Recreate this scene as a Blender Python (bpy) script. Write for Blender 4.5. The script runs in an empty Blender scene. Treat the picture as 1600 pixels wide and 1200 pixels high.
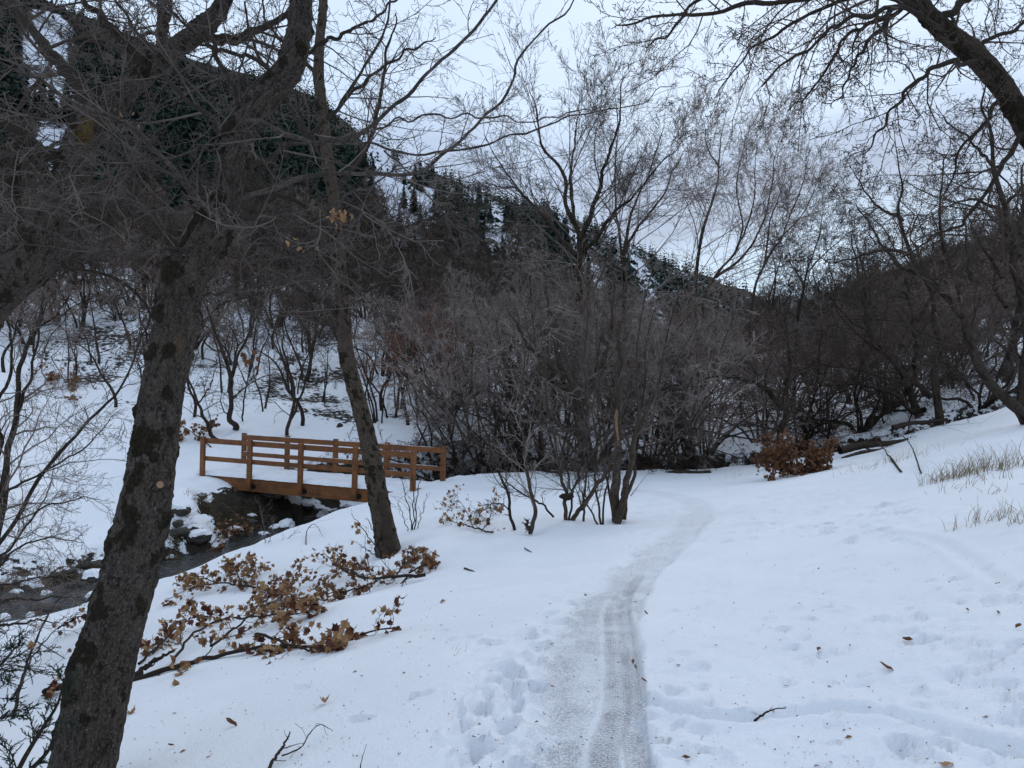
import bpy, bmesh, math, time
import numpy as np
from mathutils import Vector, Matrix
T0 = time.time()
S = bpy.context.scene
COL = S.collection
rad = math.radians

# ------------------------------------------------------------------ camera
EYE = 1.6
F = 1186.0                       # focal length in units of a 1600 px wide frame
cam_d = bpy.data.cameras.new('camera')
cam_d.sensor_width = 36.0
cam_d.lens = 36.0 * F / 1600.0
cam_d.clip_start = 0.05
cam_d.clip_end = 5000.0
cam = bpy.data.objects.new('camera', cam_d)
COL.objects.link(cam)
cam.location = (0, 0, EYE)
cam.rotation_euler = (rad(90), 0, 0)
S.camera = cam

# ------------------------------------------------------------------ world: low overcast over a Nishita sky
SUN_EL, SUN_AZ = 38.0, 20.0      # elevation, azimuth clockwise from +Y
world = bpy.data.worlds.new('World')
S.world = world
world.use_nodes = True
wn = world.node_tree
wn.nodes.clear()
def N(tree, kind, **kw):
    n = tree.nodes.new(kind)
    for k, v in kw.items():
        if k.startswith('i_'):
            n.inputs[k[2:].replace('_', ' ')].default_value = v
        else:
            setattr(n, k, v)
    return n
def L(tree, a, b):
    tree.links.new(a, b)
def ramp(tree, stops, interp='LINEAR'):
    r = tree.nodes.new('ShaderNodeValToRGB')
    r.color_ramp.interpolation = interp
    el = r.color_ramp.elements
    while len(el) > 1:
        el.remove(el[-1])
    el[0].position = stops[0][0]; el[0].color = tuple(stops[0][1]) + (1,)
    for p, c in stops[1:]:
        e = el.new(p); e.color = tuple(c) + (1,)
    return r
sky = N(wn, 'ShaderNodeTexSky', sky_type='NISHITA', sun_disc=False)
sky.sun_elevation = rad(SUN_EL); sky.sun_rotation = rad(SUN_AZ)
sky.air_density = 1.0; sky.dust_density = 1.5
skyb = N(wn, 'ShaderNodeBackground'); skyb.inputs['Strength'].default_value = 0.10
L(wn, sky.outputs[0], skyb.inputs['Color'])
tc = N(wn, 'ShaderNodeTexCoord')
sep = N(wn, 'ShaderNodeSeparateXYZ'); L(wn, tc.outputs['Generated'], sep.inputs[0])
mp = N(wn, 'ShaderNodeMapping'); mp.inputs['Scale'].default_value = (1.6, 1.6, 5.5); mp.inputs['Location'].default_value = (0.35, 0.1, 0.15)
L(wn, tc.outputs['Generated'], mp.inputs[0])
nz = N(wn, 'ShaderNodeTexNoise'); nz.inputs['Scale'].default_value = 1.35; nz.inputs['Detail'].default_value = 6; nz.inputs['Roughness'].default_value = 0.52
nz.inputs['Distortion'].default_value = 0.35
L(wn, mp.outputs[0], nz.inputs['Vector'])
# cloud deck colour by height above the horizon, broken up by the noise
ma = N(wn, 'ShaderNodeMath', operation='MULTIPLY_ADD'); ma.inputs[1].default_value = 0.52; ma.inputs[2].default_value = -0.26
L(wn, nz.outputs['Fac'], ma.inputs[0])
mb = N(wn, 'ShaderNodeMath', operation='ADD'); L(wn, sep.outputs['Z'], mb.inputs[0]); L(wn, ma.outputs[0], mb.inputs[1])
cr = ramp(wn, [(0.0, (0.50, 0.66, 0.84)), (0.09, (0.62, 0.78, 0.96)), (0.155, (0.48, 0.60, 0.76)), (0.22, (0.38, 0.455, 0.60)),
               (0.29, (0.45, 0.555, 0.73)), (0.37, (0.60, 0.74, 0.93)), (0.50, (0.62, 0.75, 0.94)), (0.75, (0.50, 0.62, 0.80)), (1.0, (0.52, 0.64, 0.82))])
L(wn, mb.outputs[0], cr.inputs[0])
cldb = N(wn, 'ShaderNodeBackground'); cldb.inputs['Strength'].default_value = 1.20
L(wn, cr.outputs[0], cldb.inputs['Color'])
mx = N(wn, 'ShaderNodeMixShader'); mx.inputs[0].default_value = 0.92
L(wn, skyb.outputs[0], mx.inputs[1]); L(wn, cldb.outputs[0], mx.inputs[2])
wo = N(wn, 'ShaderNodeOutputWorld'); L(wn, mx.outputs[0], wo.inputs[0])

sun_d = bpy.data.lights.new('sun', 'SUN')
sun_d.energy = 0.7; sun_d.angle = rad(22); sun_d.color = (1.0, 0.96, 0.92)
sun = bpy.data.objects.new('sun', sun_d); COL.objects.link(sun)
_d = Vector((math.sin(rad(SUN_AZ)) * math.cos(rad(SUN_EL)), math.cos(rad(SUN_AZ)) * math.cos(rad(SUN_EL)), math.sin(rad(SUN_EL))))
sun.rotation_euler = _d.to_track_quat('Z', 'Y').to_euler()
sun.location = (5, -5, 30)

S.view_settings.view_transform = 'Standard'
S.view_settings.look = 'None'
S.view_settings.exposure = 0.0
S.view_settings.gamma = 1.0
S.view_settings.use_curve_mapping = False
S.render.engine = 'CYCLES'
S.cycles.max_bounces = 4
S.cycles.diffuse_bounces = 3
S.cycles.glossy_bounces = 2
S.cycles.caustics_reflective = False
S.cycles.caustics_refractive = False
S.render.use_persistent_data = False

# ------------------------------------------------------------------ numpy noise
def _h(ix, iy, iz, seed):
    n = (ix.astype(np.int64) * 73856093) ^ (iy.astype(np.int64) * 19349663) ^ (iz.astype(np.int64) * 83492791) ^ (seed * 2654435761)
    n = (n ^ (n >> 13)) * 1274126177
    n = n & 0x7fffffff
    n = (n ^ (n >> 15)) * 2246822519 & 0x7fffffff
    return ((n >> 7) & 0xffff) / 65535.0
def vnoise(x, y, z=None, seed=0):
    x = np.asarray(x, float); y = np.asarray(y, float)
    z = np.zeros_like(x) if z is None else np.asarray(z, float)
    fx, fy, fz = np.floor(x), np.floor(y), np.floor(z)
    tx, ty, tz = x - fx, y - fy, z - fz
    sx, sy, sz = [t * t * t * (t * (t * 6 - 15) + 10) for t in (tx, ty, tz)]
    flat = not np.any(tz)
    def layer(dz):
        a = _h(fx, fy, fz + dz, seed); b = _h(fx + 1, fy, fz + dz, seed)
        c = _h(fx, fy + 1, fz + dz, seed); d = _h(fx + 1, fy + 1, fz + dz, seed)
        return (a * (1 - sx) + b * sx) * (1 - sy) + (c * (1 - sx) + d * sx) * sy
    r = layer(0)
    if not flat:
        r = r * (1 - sz) + layer(1) * sz
    return r * 2 - 1
def fbm(x, y, z=None, octs=4, seed=0, gain=0.5):
    a, s, t = 1.0, 0.0, 0.0
    x = np.asarray(x, float); y = np.asarray(y, float)
    z0 = None if z is None else np.asarray(z, float)
    f = 1.0
    for o in range(octs):
        s = s + a * vnoise(x * f + 17.3 * o, y * f - 9.1 * o, None if z0 is None else z0 * f + 5.7 * o, seed + o)
        t += a; a *= gain; f *= 2.03
    return s / t
def sstep(a, b, x):
    t = np.clip((x - a) / (b - a), 0, 1)
    return t * t * (3 - 2 * t)

# ------------------------------------------------------------------ object helpers
def link(o):
    COL.objects.link(o); return o
def mesh_np(name, V, Fc, mat=None, smooth=True, uv=None, attrs=None):
    """V (n,3); Fc (m,3) or (m,4) or list of such arrays"""
    if not isinstance(Fc, (list, tuple)):
        Fc = [Fc]
    Fc = [np.asarray(f, np.int32) for f in Fc if len(f)]
    me = bpy.data.meshes.new(name)
    V = np.ascontiguousarray(V, np.float32)
    me.vertices.add(len(V)); me.vertices.foreach_set('co', V.ravel())
    nl = sum(f.size for f in Fc); npoly = sum(len(f) for f in Fc)
    me.loops.add(nl); me.polygons.add(npoly)
    me.loops.foreach_set('vertex_index', np.concatenate([f.ravel() for f in Fc]).astype(np.int32))
    tot = np.concatenate([np.full(len(f), f.shape[1], np.int32) for f in Fc])
    st = np.concatenate([[0], np.cumsum(tot)[:-1]]).astype(np.int32)
    me.polygons.foreach_set('loop_start', st)
    me.polygons.foreach_set('loop_total', tot)
    me.polygons.foreach_set('use_smooth', np.full(npoly, bool(smooth)))
    if uv is not None:
        ul = me.uv_layers.new(name='UVMap')
        li = np.concatenate([f.ravel() for f in Fc])
        ul.data.foreach_set('uv', np.ascontiguousarray(uv[li], np.float32).ravel())
    for k, a in (attrs or {}).items():
        at = me.attributes.new(k, 'FLOAT', 'POINT')
        at.data.foreach_set('value', np.ascontiguousarray(a, np.float32))
    me.update(calc_edges=True)
    if mat is not None:
        for m in (mat if isinstance(mat, (list, tuple)) else [mat]):
            me.materials.append(m)
    return me
def obj(name, me, parent=None, loc=(0, 0, 0)):
    o = bpy.data.objects.new(name, me)
    o.location = loc
    if parent is not None:
        o.parent = parent
    return link(o)
def tag(o, label=None, cat=None, group=None, kind=None):
    if label: o['label'] = label
    if cat: o['category'] = cat
    if group: o['group'] = group
    if kind: o['kind'] = kind
    return o
def thing(name, label, cat, loc=(0, 0, 0), rotz=0.0, group=None):
    o = bpy.data.objects.new(name, None)
    o.empty_display_size = 0.2
    o.location = loc; o.rotation_euler = (0, 0, rotz)
    tag(o, label, cat, group)
    return link(o)
def dup(root, loc, rotz=0.0, scale=1.0, label=None, group=None):
    r = root.copy(); link(r)
    r.location = loc; r.rotation_euler = (root.rotation_euler[0], root.rotation_euler[1], rotz)
    r.scale = scale if isinstance(scale, (tuple, list)) else (scale,) * 3
    if label: r['label'] = label
    if group: r['group'] = group
    for ch in list(root.children):
        c = ch.copy(); link(c); c.parent = r
        for g in list(ch.children):
            d = g.copy(); link(d); d.parent = c
    return r

# ------------------------------------------------------------------ tubes
def frames(P):
    """P (M,K,3) -> tangents, normals, binormals, parallel transported"""
    T = np.empty_like(P)
    T[:, 1:-1] = P[:, 2:] - P[:, :-2]; T[:, 0] = P[:, 1] - P[:, 0]; T[:, -1] = P[:, -1] - P[:, -2]
    T /= np.linalg.norm(T, axis=2, keepdims=True) + 1e-12
    ref = np.where(np.abs(T[:, 0, 2:3]) < 0.9, np.array([[0, 0, 1.0]]), np.array([[1.0, 0, 0]]))
    n = np.cross(T[:, 0], ref); n /= np.linalg.norm(n, axis=1, keepdims=True) + 1e-12
    Nn = np.empty_like(P); Nn[:, 0] = n
    for k in range(1, P.shape[1]):
        t = T[:, k]
        n = n - t * np.sum(n * t, axis=1, keepdims=True)
        n /= np.linalg.norm(n, axis=1, keepdims=True) + 1e-12
        Nn[:, k] = n
    return T, Nn, np.cross(T, Nn)
def tubes(P, R, sides, cone=False):
    M, K, _ = P.shape
    if cone and K == 2:          # one pointed three-sided splinter each
        T, A, B = frames(P); th = np.arange(sides) * 2 * math.pi / sides
        ring = A[:, 0, None] * np.cos(th)[None, :, None] + B[:, 0, None] * np.sin(th)[None, :, None]
        V = np.concatenate([P[:, 0, None] + ring * R[:, 0, None, None], P[:, 1, None]], 1).reshape(-1, 3)
        f = np.array([(s, (s + 1) % sides, sides) for s in range(sides)])
        return V, (f[None] + (np.arange(M) * (sides + 1))[:, None, None]).reshape(-1, 3)
    T, A, B = frames(P)
    th = np.arange(sides) * 2 * math.pi / sides
    ring = A[:, :, None] * np.cos(th)[None, None, :, None] + B[:, :, None] * np.sin(th)[None, None, :, None]
    V = (P[:, :, None] + ring * R[:, :, None, None]).reshape(-1, 3)
    k = np.arange(K - 1)[:, None]; s = np.arange(sides)[None, :]
    a = k * sides + s; b = k * sides + (s + 1) % sides; c = b + sides; d = a + sides
    q = np.stack([a, b, c, d], axis=-1).reshape(-1, 4)
    Fq = (q[None] + (np.arange(M) * K * sides)[:, None, None]).reshape(-1, 4)
    return V, Fq
class Acc:
    def __init__(s): s.V = []; s.F = {}; s.n = 0
    def add(s, V, Fc):
        s.V.append(V); s.F.setdefault(Fc.shape[1], []).append(Fc + s.n); s.n += len(V)
    def mesh(s, name, mat, smooth=True):
        return mesh_np(name, np.concatenate(s.V), [np.concatenate(f) for f in s.F.values()], mat, smooth)
def nrm(v):
    return v / (np.linalg.norm(v, axis=-1, keepdims=True) + 1e-12)
def walk(p0, d0, Ln, K, wob, up, rng, jag=0.0):
    """start points (M,3), directions, lengths -> paths (M,K,3) that wander, bend up (or down) and kink"""
    M = len(p0)
    P = np.empty((M, K, 3)); P[:, 0] = p0
    d = nrm(d0).copy(); st = (Ln / (K - 1))[:, None]
    curl = rng.normal(0, wob, (M, 3))
    upv = np.array([0, 0, 1.0])
    for k in range(1, K):
        P[:, k] = P[:, k - 1] + d * st
        d = nrm(d + curl / (K - 1) * 2 + rng.normal(0, wob * 0.5 + jag, (M, 3)) + upv * (up / (K - 1) * (1.0 if np.isscalar(up) else 1.0)))
    return P
def children(P, R, per, t0, t1, ang, ln, rf, K, wob, up, rng, jag=0.0, tip=0.15, rmin=0.0012, lpow=0.6, flat=None, lmin=0.0, tpow=1.0):
    """side branches from each of the paths P"""
    M, K0, _ = P.shape
    m = M * per
    t = (t0 + (t1 - t0) * ((np.arange(per)[None, :] + rng.random((M, per))) / per) ** tpow).ravel()
    idx = np.repeat(np.arange(M), per)
    f = t * (K0 - 1); i = np.minimum(f.astype(int), K0 - 2); u = (f - i)[:, None]
    p = P[idx, i] * (1 - u) + P[idx, i + 1] * u
    r = R[idx, i] * (1 - u[:, 0]) + R[idx, i + 1] * u[:, 0]
    T = nrm(P[idx, i + 1] - P[idx, i])
    rv = rng.normal(0, 1, (m, 3))
    if flat is not None:
        rv = rv * np.asarray(flat)[None]
    Q = nrm(rv - T * np.sum(rv * T, axis=1, keepdims=True))
    a = np.radians(ang * (0.65 + 0.7 * rng.random(m)))[:, None]
    D = T * np.cos(a) + Q * np.sin(a)
    Lp = np.sum(np.linalg.norm(np.diff(P, axis=1), axis=2), axis=1)[idx]
    Ln = Lp * ln * (1 - t) ** 0 * (1.0 - lpow * t) * (0.55 + 0.75 * rng.random(m)) + lmin
    PP = walk(p, D, Ln, K, wob, up, rng, jag)
    r0 = np.maximum(r * rf * (0.7 + 0.4 * rng.random(m)), rmin)
    k = np.linspace(0, 1, K)[None]
    RR = np.maximum(r0[:, None] * ((1 - k) * (1 - tip) + tip), rmin * 0.7)
    return PP, RR
def catmull(pts, n):
    P = np.asarray(pts, float)
    P = np.vstack([2 * P[0] - P[1], P, 2 * P[-1] - P[-2]])
    m = len(P) - 3
    t = np.linspace(0, m - 1e-6, n); i = t.astype(int); u = (t - i)[:, None]
    a, b, c, d = P[i], P[i + 1], P[i + 2], P[i + 3]
    return 0.5 * (2 * b + (c - a) * u + (2 * a - 5 * b + 4 * c - d) * u ** 2 + (-a + 3 * b - 3 * c + d) * u ** 3)
def px(x, y, d):
    """a point at distance d seen at (x, y) of the 1600 x 1200 photograph"""
    return np.array([(x - 800.0) / F * d, d, EYE - (y - 600.0) / F * d])
# ------------------------------------------------------------------ materials
def newmat(name):
    m = bpy.data.materials.new(name); m.use_nodes = True
    t = m.node_tree
    b = t.nodes['Principled BSDF']
    return m, t, b
def noise(t, scale, detail=4, rough=0.55, vec=None, dist=0.0):
    n = N(t, 'ShaderNodeTexNoise')
    n.inputs['Scale'].default_value = scale; n.inputs['Detail'].default_value = detail
    n.inputs['Roughness'].default_value = rough; n.inputs['Distortion'].default_value = dist
    if vec is not None: L(t, vec, n.inputs['Vector'])
    return n
def mixc(t, fac, a, b):
    m = N(t, 'ShaderNodeMix', data_type='RGBA')
    for s, v in ((0, fac), (6, a), (7, b)):
        if hasattr(v, 'is_linked') or hasattr(v, 'links'):
            L(t, v, m.inputs[s])
        else:
            m.inputs[s].default_value = v if s == 0 else tuple(v) + (1,)
    return m.outputs[2]
def mth(t, op, a, b=None, c=None, clamp=False):
    m = N(t, 'ShaderNodeMath', operation=op); m.use_clamp = clamp
    for i, v in enumerate((a, b, c)):
        if v is None: continue
        if hasattr(v, 'links'): L(t, v, m.inputs[i])
        else: m.inputs[i].default_value = v
    return m.outputs[0]
def mapr(t, v, a, b, c=0.0, d=1.0):
    m = N(t, 'ShaderNodeMapRange'); L(t, v, m.inputs[0])
    for i, x in enumerate((a, b, c, d)): m.inputs[i + 1].default_value = x
    return m.outputs[0]
def bump(t, h, dist, strength=1.0, prev=None):
    b = N(t, 'ShaderNodeBump'); b.inputs['Strength'].default_value = strength; b.inputs['Distance'].default_value = dist
    L(t, h, b.inputs['Height'])
    if prev is not None: L(t, prev, b.inputs['Normal'])
    return b.outputs[0]
def attr(t, name):
    a = N(t, 'ShaderNodeAttribute'); a.attribute_name = name
    return a.outputs['Fac']

def mat_snow_ground():
    m, t, b = newmat('snow_ground')
    g = N(t, 'ShaderNodeNewGeometry'); P = g.outputs['Position']
    n1 = noise(t, 1.2, 5, 0.6, P); n2 = noise(t, 38, 4, 0.7, P); n3 = noise(t, 150, 2, 0.6, P)
    snow = mixc(t, mapr(t, n1.outputs[0], 0.3, 0.7), (0.86, 0.87, 0.89), (0.80, 0.815, 0.845))
    # dirt on the snow
    snow = mixc(t, mth(t, 'MULTIPLY', mapr(t, n2.outputs[0], 0.60, 0.74), 0.10), snow, (0.50, 0.48, 0.45))
    # worn footpath: thin icy snow over grit
    uv = N(t, 'ShaderNodeCombineXYZ'); L(t, attr(t, 'path_u'), uv.inputs[0]); L(t, attr(t, 'path_v'), uv.inputs[1])
    w = attr(t, 'path_w')
    gr = noise(t, 70, 3, 0.75, P); gr2 = noise(t, 3.5, 4, 0.6, P)
    ice = mixc(t, mapr(t, gr.outputs[0], 0.43, 0.56), (0.50, 0.505, 0.535), (0.87, 0.88, 0.91))
    wear = mth(t, 'MULTIPLY', w, mapr(t, gr2.outputs[0], 0.32, 0.58, 0.35, 1.0), clamp=True)
    col = mixc(t, wear, snow, ice)
    # tyre tread: short bars across each rut
    mp_ = N(t, 'ShaderNodeMapping'); mp_.inputs['Scale'].default_value = (1, 1, 1); L(t, uv.outputs[0], mp_.inputs[0])
    br = N(t, 'ShaderNodeTexBrick'); L(t, mp_.outputs[0], br.inputs['Vector'])
    br.inputs['Scale'].default_value = 1.0; br.inputs['Mortar Size'].default_value = 0.0045; br.inputs['Mortar Smooth'].default_value = 0.4
    br.inputs['Brick Width'].default_value = 0.030; br.inputs['Row Height'].default_value = 0.017
    br.inputs['Color1'].default_value = (1, 1, 1, 1); br.inputs['Color2'].default_value = (1, 1, 1, 1); br.inputs['Mortar'].default_value = (0, 0, 0, 1)
    tr = attr(t, 'tread')
    trb = mth(t, 'MULTIPLY', tr, mth(t, 'SUBTRACT', 1.0, br.outputs['Color']))
    trb = mth(t, 'MULTIPLY', trb, mapr(t, gr2.outputs[0], 0.35, 0.6, 0.35, 1.0))
    col = mixc(t, mth(t, 'MULTIPLY', trb, 0.55), col, (0.33, 0.325, 0.335))
    # bare banks: wet soil, dead grass and roots
    so = attr(t, 'soil')
    nn = noise(t, 5, 6, 0.65, P); nb = noise(t, 26, 5, 0.7, P)
    soilc = mixc(t, mapr(t, nb.outputs[0], 0.35, 0.65), (0.014, 0.011, 0.008), (0.060, 0.045, 0.029))
    somask = mth(t, 'ADD', so, mapr(t, nn.outputs[0], 0.25, 0.75, -0.55, 0.55))
    somask = mapr(t, somask, 0.47, 0.56)
    col = mixc(t, somask, col, soilc)
    L(t, col, b.inputs['Base Color'])
    ro = mapr(t, wear, 0, 1, 0.75, 0.42); L(t, ro, b.inputs['Roughness'])
    b.inputs['Specular IOR Level'].default_value = 0.3
    h0 = mth(t, 'ADD', mth(t, 'MULTIPLY', n2.outputs[0], 0.6), mth(t, 'MULTIPLY', n3.outputs[0], 0.25))
    h1 = mth(t, 'ADD', h0, mth(t, 'MULTIPLY', mth(t, 'MULTIPLY', gr.outputs[0], wear), 0.9))
    h1 = mth(t, 'SUBTRACT', h1, mth(t, 'MULTIPLY', trb, 0.6))
    h2 = mth(t, 'ADD', h1, mth(t, 'MULTIPLY', mth(t, 'MULTIPLY', nb.outputs[0], somask), 6.0))
    L(t, bump(t, h2, 0.016, 0.9), b.inputs['Normal'])
    return m
def mat_snow(name='snow', dirt=0.0):
    m, t, b = newmat(name)
    g = N(t, 'ShaderNodeNewGeometry'); n = noise(t, 30, 5, 0.65, g.outputs['Position']); n2 = noise(t, 4, 4, 0.6, g.outputs['Position'])
    L(t, mixc(t, mapr(t, n2.outputs[0], 0.35, 0.7), (0.86, 0.87, 0.89), (0.76 - dirt, 0.77 - dirt, 0.80 - dirt)), b.inputs['Base Color'])
    b.inputs['Roughness'].default_value = 0.7
    L(t, bump(t, n.outputs[0], 0.015, 0.8), b.inputs['Normal'])
    return m
def mat_mountain(name, snowy, brush1, brush2, scale, thr):
    m, t, b = newmat(name)
    g = N(t, 'ShaderNodeNewGeometry'); P = g.outputs['Position']
    n1 = noise(t, 0.012 * scale, 8, 0.62, P, 0.6); n2 = noise(t, 0.16 * scale, 6, 0.72, P); n3 = noise(t, 0.9 * scale, 4, 0.7, P)
    br = mixc(t, mapr(t, n2.outputs[0], 0.3, 0.7), brush1, brush2)
    br = mixc(t, mapr(t, n3.outputs[0], 0.4, 0.7, 0, 0.5), br, (0.02, 0.018, 0.02))
    s = mth(t, 'ADD', mth(t, 'MULTIPLY', n1.outputs[0], 0.55), mth(t, 'MULTIPLY', n2.outputs[0], 0.45))
    s = mth(t, 'ADD', s, mth(t, 'MULTIPLY', mth(t, 'SUBTRACT', n3.outputs[0], 0.5), 0.35))
    s = mth(t, 'ADD', s, mth(t, 'MULTIPLY', attr(t, 'clear'), 0.25))
    k = mapr(t, s, thr, thr + 0.05)
    L(t, mixc(t, k, br, snowy), b.inputs['Base Color'])
    b.inputs['Roughness'].default_value = 0.9; b.inputs['Specular IOR Level'].default_value = 0.1
    L(t, bump(t, mth(t, 'ADD', n2.outputs[0], mth(t, 'MULTIPLY', n3.outputs[0], 0.4)), 2.5 / scale, 0.8), b.inputs['Normal'])
    return m
def mat_bark(name, dark, mid, light, us=1.0, vs=1.0, moss=(0.013, 0.010, 0.006), moss_amt=0.35, lichen=True, bump_d=0.02):
    """bark from the trunk's own UV: u round it and v along it, both in metres"""
    m, t, b = newmat(name)
    uv = N(t, 'ShaderNodeUVMap'); uv.uv_map = 'UVMap'
    mp_ = N(t, 'ShaderNodeMapping'); mp_.inputs['Scale'].default_value = (us, vs, 1); L(t, uv.outputs[0], mp_.inputs[0])
    g = N(t, 'ShaderNodeNewGeometry'); P = g.outputs['Position']
    mp2 = N(t, 'ShaderNodeMapping'); mp2.inputs['Scale'].default_value = (1, 0.34, 1); L(t, mp_.outputs[0], mp2.inputs[0])
    fur = noise(t, 34, 6, 0.65, mp2.outputs[0], 1.2)
    fib = noise(t, 150, 4, 0.7, mp2.outputs[0], 0.4)
    spk = noise(t, 95, 3, 0.7, P)
    vo = N(t, 'ShaderNodeTexVoronoi', feature='DISTANCE_TO_EDGE'); vo.inputs['Scale'].default_value = 26; L(t, mp2.outputs[0], vo.inputs['Vector'])
    big = noise(t, 5.0, 5, 0.6, P)
    c = mixc(t, mapr(t, fur.outputs[0], 0.40, 0.56), dark, mid)
    c = mixc(t, mapr(t, fib.outputs[0], 0.48, 0.70, 0, 0.7), c, light)
    c = mixc(t, mapr(t, big.outputs[0], 0.35, 0.7, 0.0, 0.55), c, tuple(0.62 * x for x in mid))
    c = mixc(t, mapr(t, spk.outputs[0], 0.60, 0.68, 0, 0.6), c, tuple(min(1.5 * x, 0.5) for x in light))
    ml = noise(t, 15, 6, 0.7, P, 0.3)
    mm = mth(t, 'ADD', ml.outputs[0], mth(t, 'MULTIPLY', attr(t, 'moss'), 0.55))
    k = mapr(t, mm, 0.74 - 0.2 * moss_amt, 0.88 - 0.2 * moss_amt)
    mc = noise(t, 60, 3, 0.6, P)
    c = mixc(t, k, c, mixc(t, mapr(t, mc.outputs[0], 0.35, 0.7), moss, tuple(3.0 * x for x in moss)))
    if lichen:
        lk = mth(t, 'MULTIPLY', attr(t, 'lichen'), mapr(t, noise(t, 55, 4, 0.7, P).outputs[0], 0.38, 0.55))
        c = mixc(t, lk, c, (0.15, 0.085, 0.018))
    L(t, c, b.inputs['Base Color'])
    b.inputs['Roughness'].default_value = 0.9; b.inputs['Specular IOR Level'].default_value = 0.15
    crk = mapr(t, vo.outputs['Distance'], 0.0, 0.10)
    h = mth(t, 'ADD', mth(t, 'MULTIPLY', fur.outputs[0], 0.9), mth(t, 'MULTIPLY', crk, 0.18))
    h = mth(t, 'ADD', h, mth(t, 'MULTIPLY', fib.outputs[0], 0.35))
    h = mth(t, 'ADD', h, mth(t, 'MULTIPLY', mth(t, 'MULTIPLY', mc.outputs[0], k), 0.9))
    h = mth(t, 'ADD', h, mth(t, 'MULTIPLY', spk.outputs[0], 0.15))
    L(t, bump(t, h, bump_d, 1.0), b.inputs['Normal'])
    return m
def mat_twig(name, a, bcol, scale=6.0):
    m, t, b = newmat(name)
    g = N(t, 'ShaderNodeNewGeometry'); n = noise(t, scale, 3, 0.6, g.outputs['Position'])
    oi = N(t, 'ShaderNodeObjectInfo')
    f = mth(t, 'ADD', mapr(t, n.outputs[0], 0.3, 0.7), mth(t, 'MULTIPLY', mth(t, 'SUBTRACT', oi.outputs['Random'], 0.5), 0.5), clamp=True)
    L(t, mixc(t, f, a, bcol), b.inputs['Base Color'])
    b.inputs['Roughness'].default_value = 0.8; b.inputs['Specular IOR Level'].default_value = 0.2
    return m
def mat_flat(name, a, bcol, scale=20, rough=0.8, bd=0.0, spec=0.3, metal=0.0):
    m, t, b = newmat(name)
    tcn = N(t, 'ShaderNodeTexCoord'); n = noise(t, scale, 5, 0.6, tcn.outputs['Object'])
    oi = N(t, 'ShaderNodeObjectInfo')
    f = mth(t, 'ADD', mapr(t, n.outputs[0], 0.3, 0.7), mth(t, 'MULTIPLY', mth(t, 'SUBTRACT', oi.outputs['Random'], 0.5), 0.7), clamp=True)
    L(t, mixc(t, f, a, bcol), b.inputs['Base Color'])
    b.inputs['Roughness'].default_value = rough; b.inputs['Specular IOR Level'].default_value = spec; b.inputs['Metallic'].default_value = metal
    if bd: L(t, bump(t, n.outputs[0], bd, 1.0), b.inputs['Normal'])
    return m
def mat_wood():
    m, t, b = newmat('stained_wood')
    tcn = N(t, 'ShaderNodeTexCoord'); mp_ = N(t, 'ShaderNodeMapping'); mp_.inputs['Scale'].default_value = (1.2, 14, 14); L(t, tcn.outputs['Object'], mp_.inputs[0])
    n = noise(t, 2.2, 6, 0.65, mp_.outputs[0], 0.5); n2 = noise(t, 3.0, 4, 0.6, tcn.outputs['Object'])
    oi = N(t, 'ShaderNodeObjectInfo')
    c = mixc(t, mapr(t, n.outputs[0], 0.3, 0.7), (0.138, 0.050, 0.015), (0.275, 0.108, 0.033))
    c = mixc(t, mapr(t, n2.outputs[0], 0.42, 0.7, 0, 0.75), c, (0.062, 0.027, 0.014))
    c = mixc(t, mth(t, 'MULTIPLY', oi.outputs['Random'], 0.35), c, (0.16, 0.06, 0.02))
    kn = N(t, 'ShaderNodeTexVoronoi'); kn.inputs['Scale'].default_value = 2.3; L(t, tcn.outputs['Object'], kn.inputs['Vector'])
    c = mixc(t, mapr(t, kn.outputs['Distance'], 0.10, 0.05, 0, 0.7), c, (0.04, 0.015, 0.008))
    L(t, c, b.inputs['Base Color']); b.inputs['Roughness'].default_value = 0.6; b.inputs['Specular IOR Level'].default_value = 0.3
    L(t, bump(t, n.outputs[0], 0.004, 0.8), b.inputs['Normal'])
    return m
def mat_water():
    m, t, b = newmat('creek_water')
    g = N(t, 'ShaderNodeNewGeometry'); P = g.outputs['Position']
    n = noise(t, 5, 5, 0.6, P, 0.8); n2 = noise(t, 22, 4, 0.6, P)
    foam = mapr(t, mth(t, 'ADD', mth(t, 'MULTIPLY', n.outputs[0], 0.6), mth(t, 'MULTIPLY', n2.outputs[0], 0.4)), 0.55, 0.64)
    L(t, mixc(t, foam, (0.014, 0.014, 0.013), (0.11, 0.12, 0.14)), b.inputs['Base Color'])
    L(t, mapr(t, foam, 0, 1, 0.12, 0.6), b.inputs['Roughness'])
    L(t, bump(t, mth(t, 'ADD', n.outputs[0], mth(t, 'MULTIPLY', n2.outputs[0], 0.4)), 0.09, 1.0), b.inputs['Normal'])
    return m
M_GROUND = mat_snow_ground()
M_SNOW = mat_snow('snow')
M_MOUNT = mat_mountain('mountain_ground', (0.72, 0.75, 0.82), (0.030, 0.026, 0.024), (0.080, 0.062, 0.050), 1.0, 0.55)
M_HILL = mat_mountain('scrub_hill', (0.72, 0.74, 0.80), (0.045, 0.037, 0.034), (0.165, 0.122, 0.098), 2.6, 0.565)
M_BARK = mat_bark('maple_bark', (0.012, 0.009, 0.007), (0.070, 0.054, 0.043), (0.190, 0.160, 0.135))
M_BARK2 = mat_bark('slim_bark', (0.016, 0.012, 0.009), (0.088, 0.064, 0.046), (0.190, 0.150, 0.115), moss_amt=0.35, lichen=False)
M_BARKD = mat_bark('dark_bark', (0.012, 0.009, 0.007), (0.060, 0.043, 0.032), (0.130, 0.098, 0.074), moss_amt=0.4, lichen=False)
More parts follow.
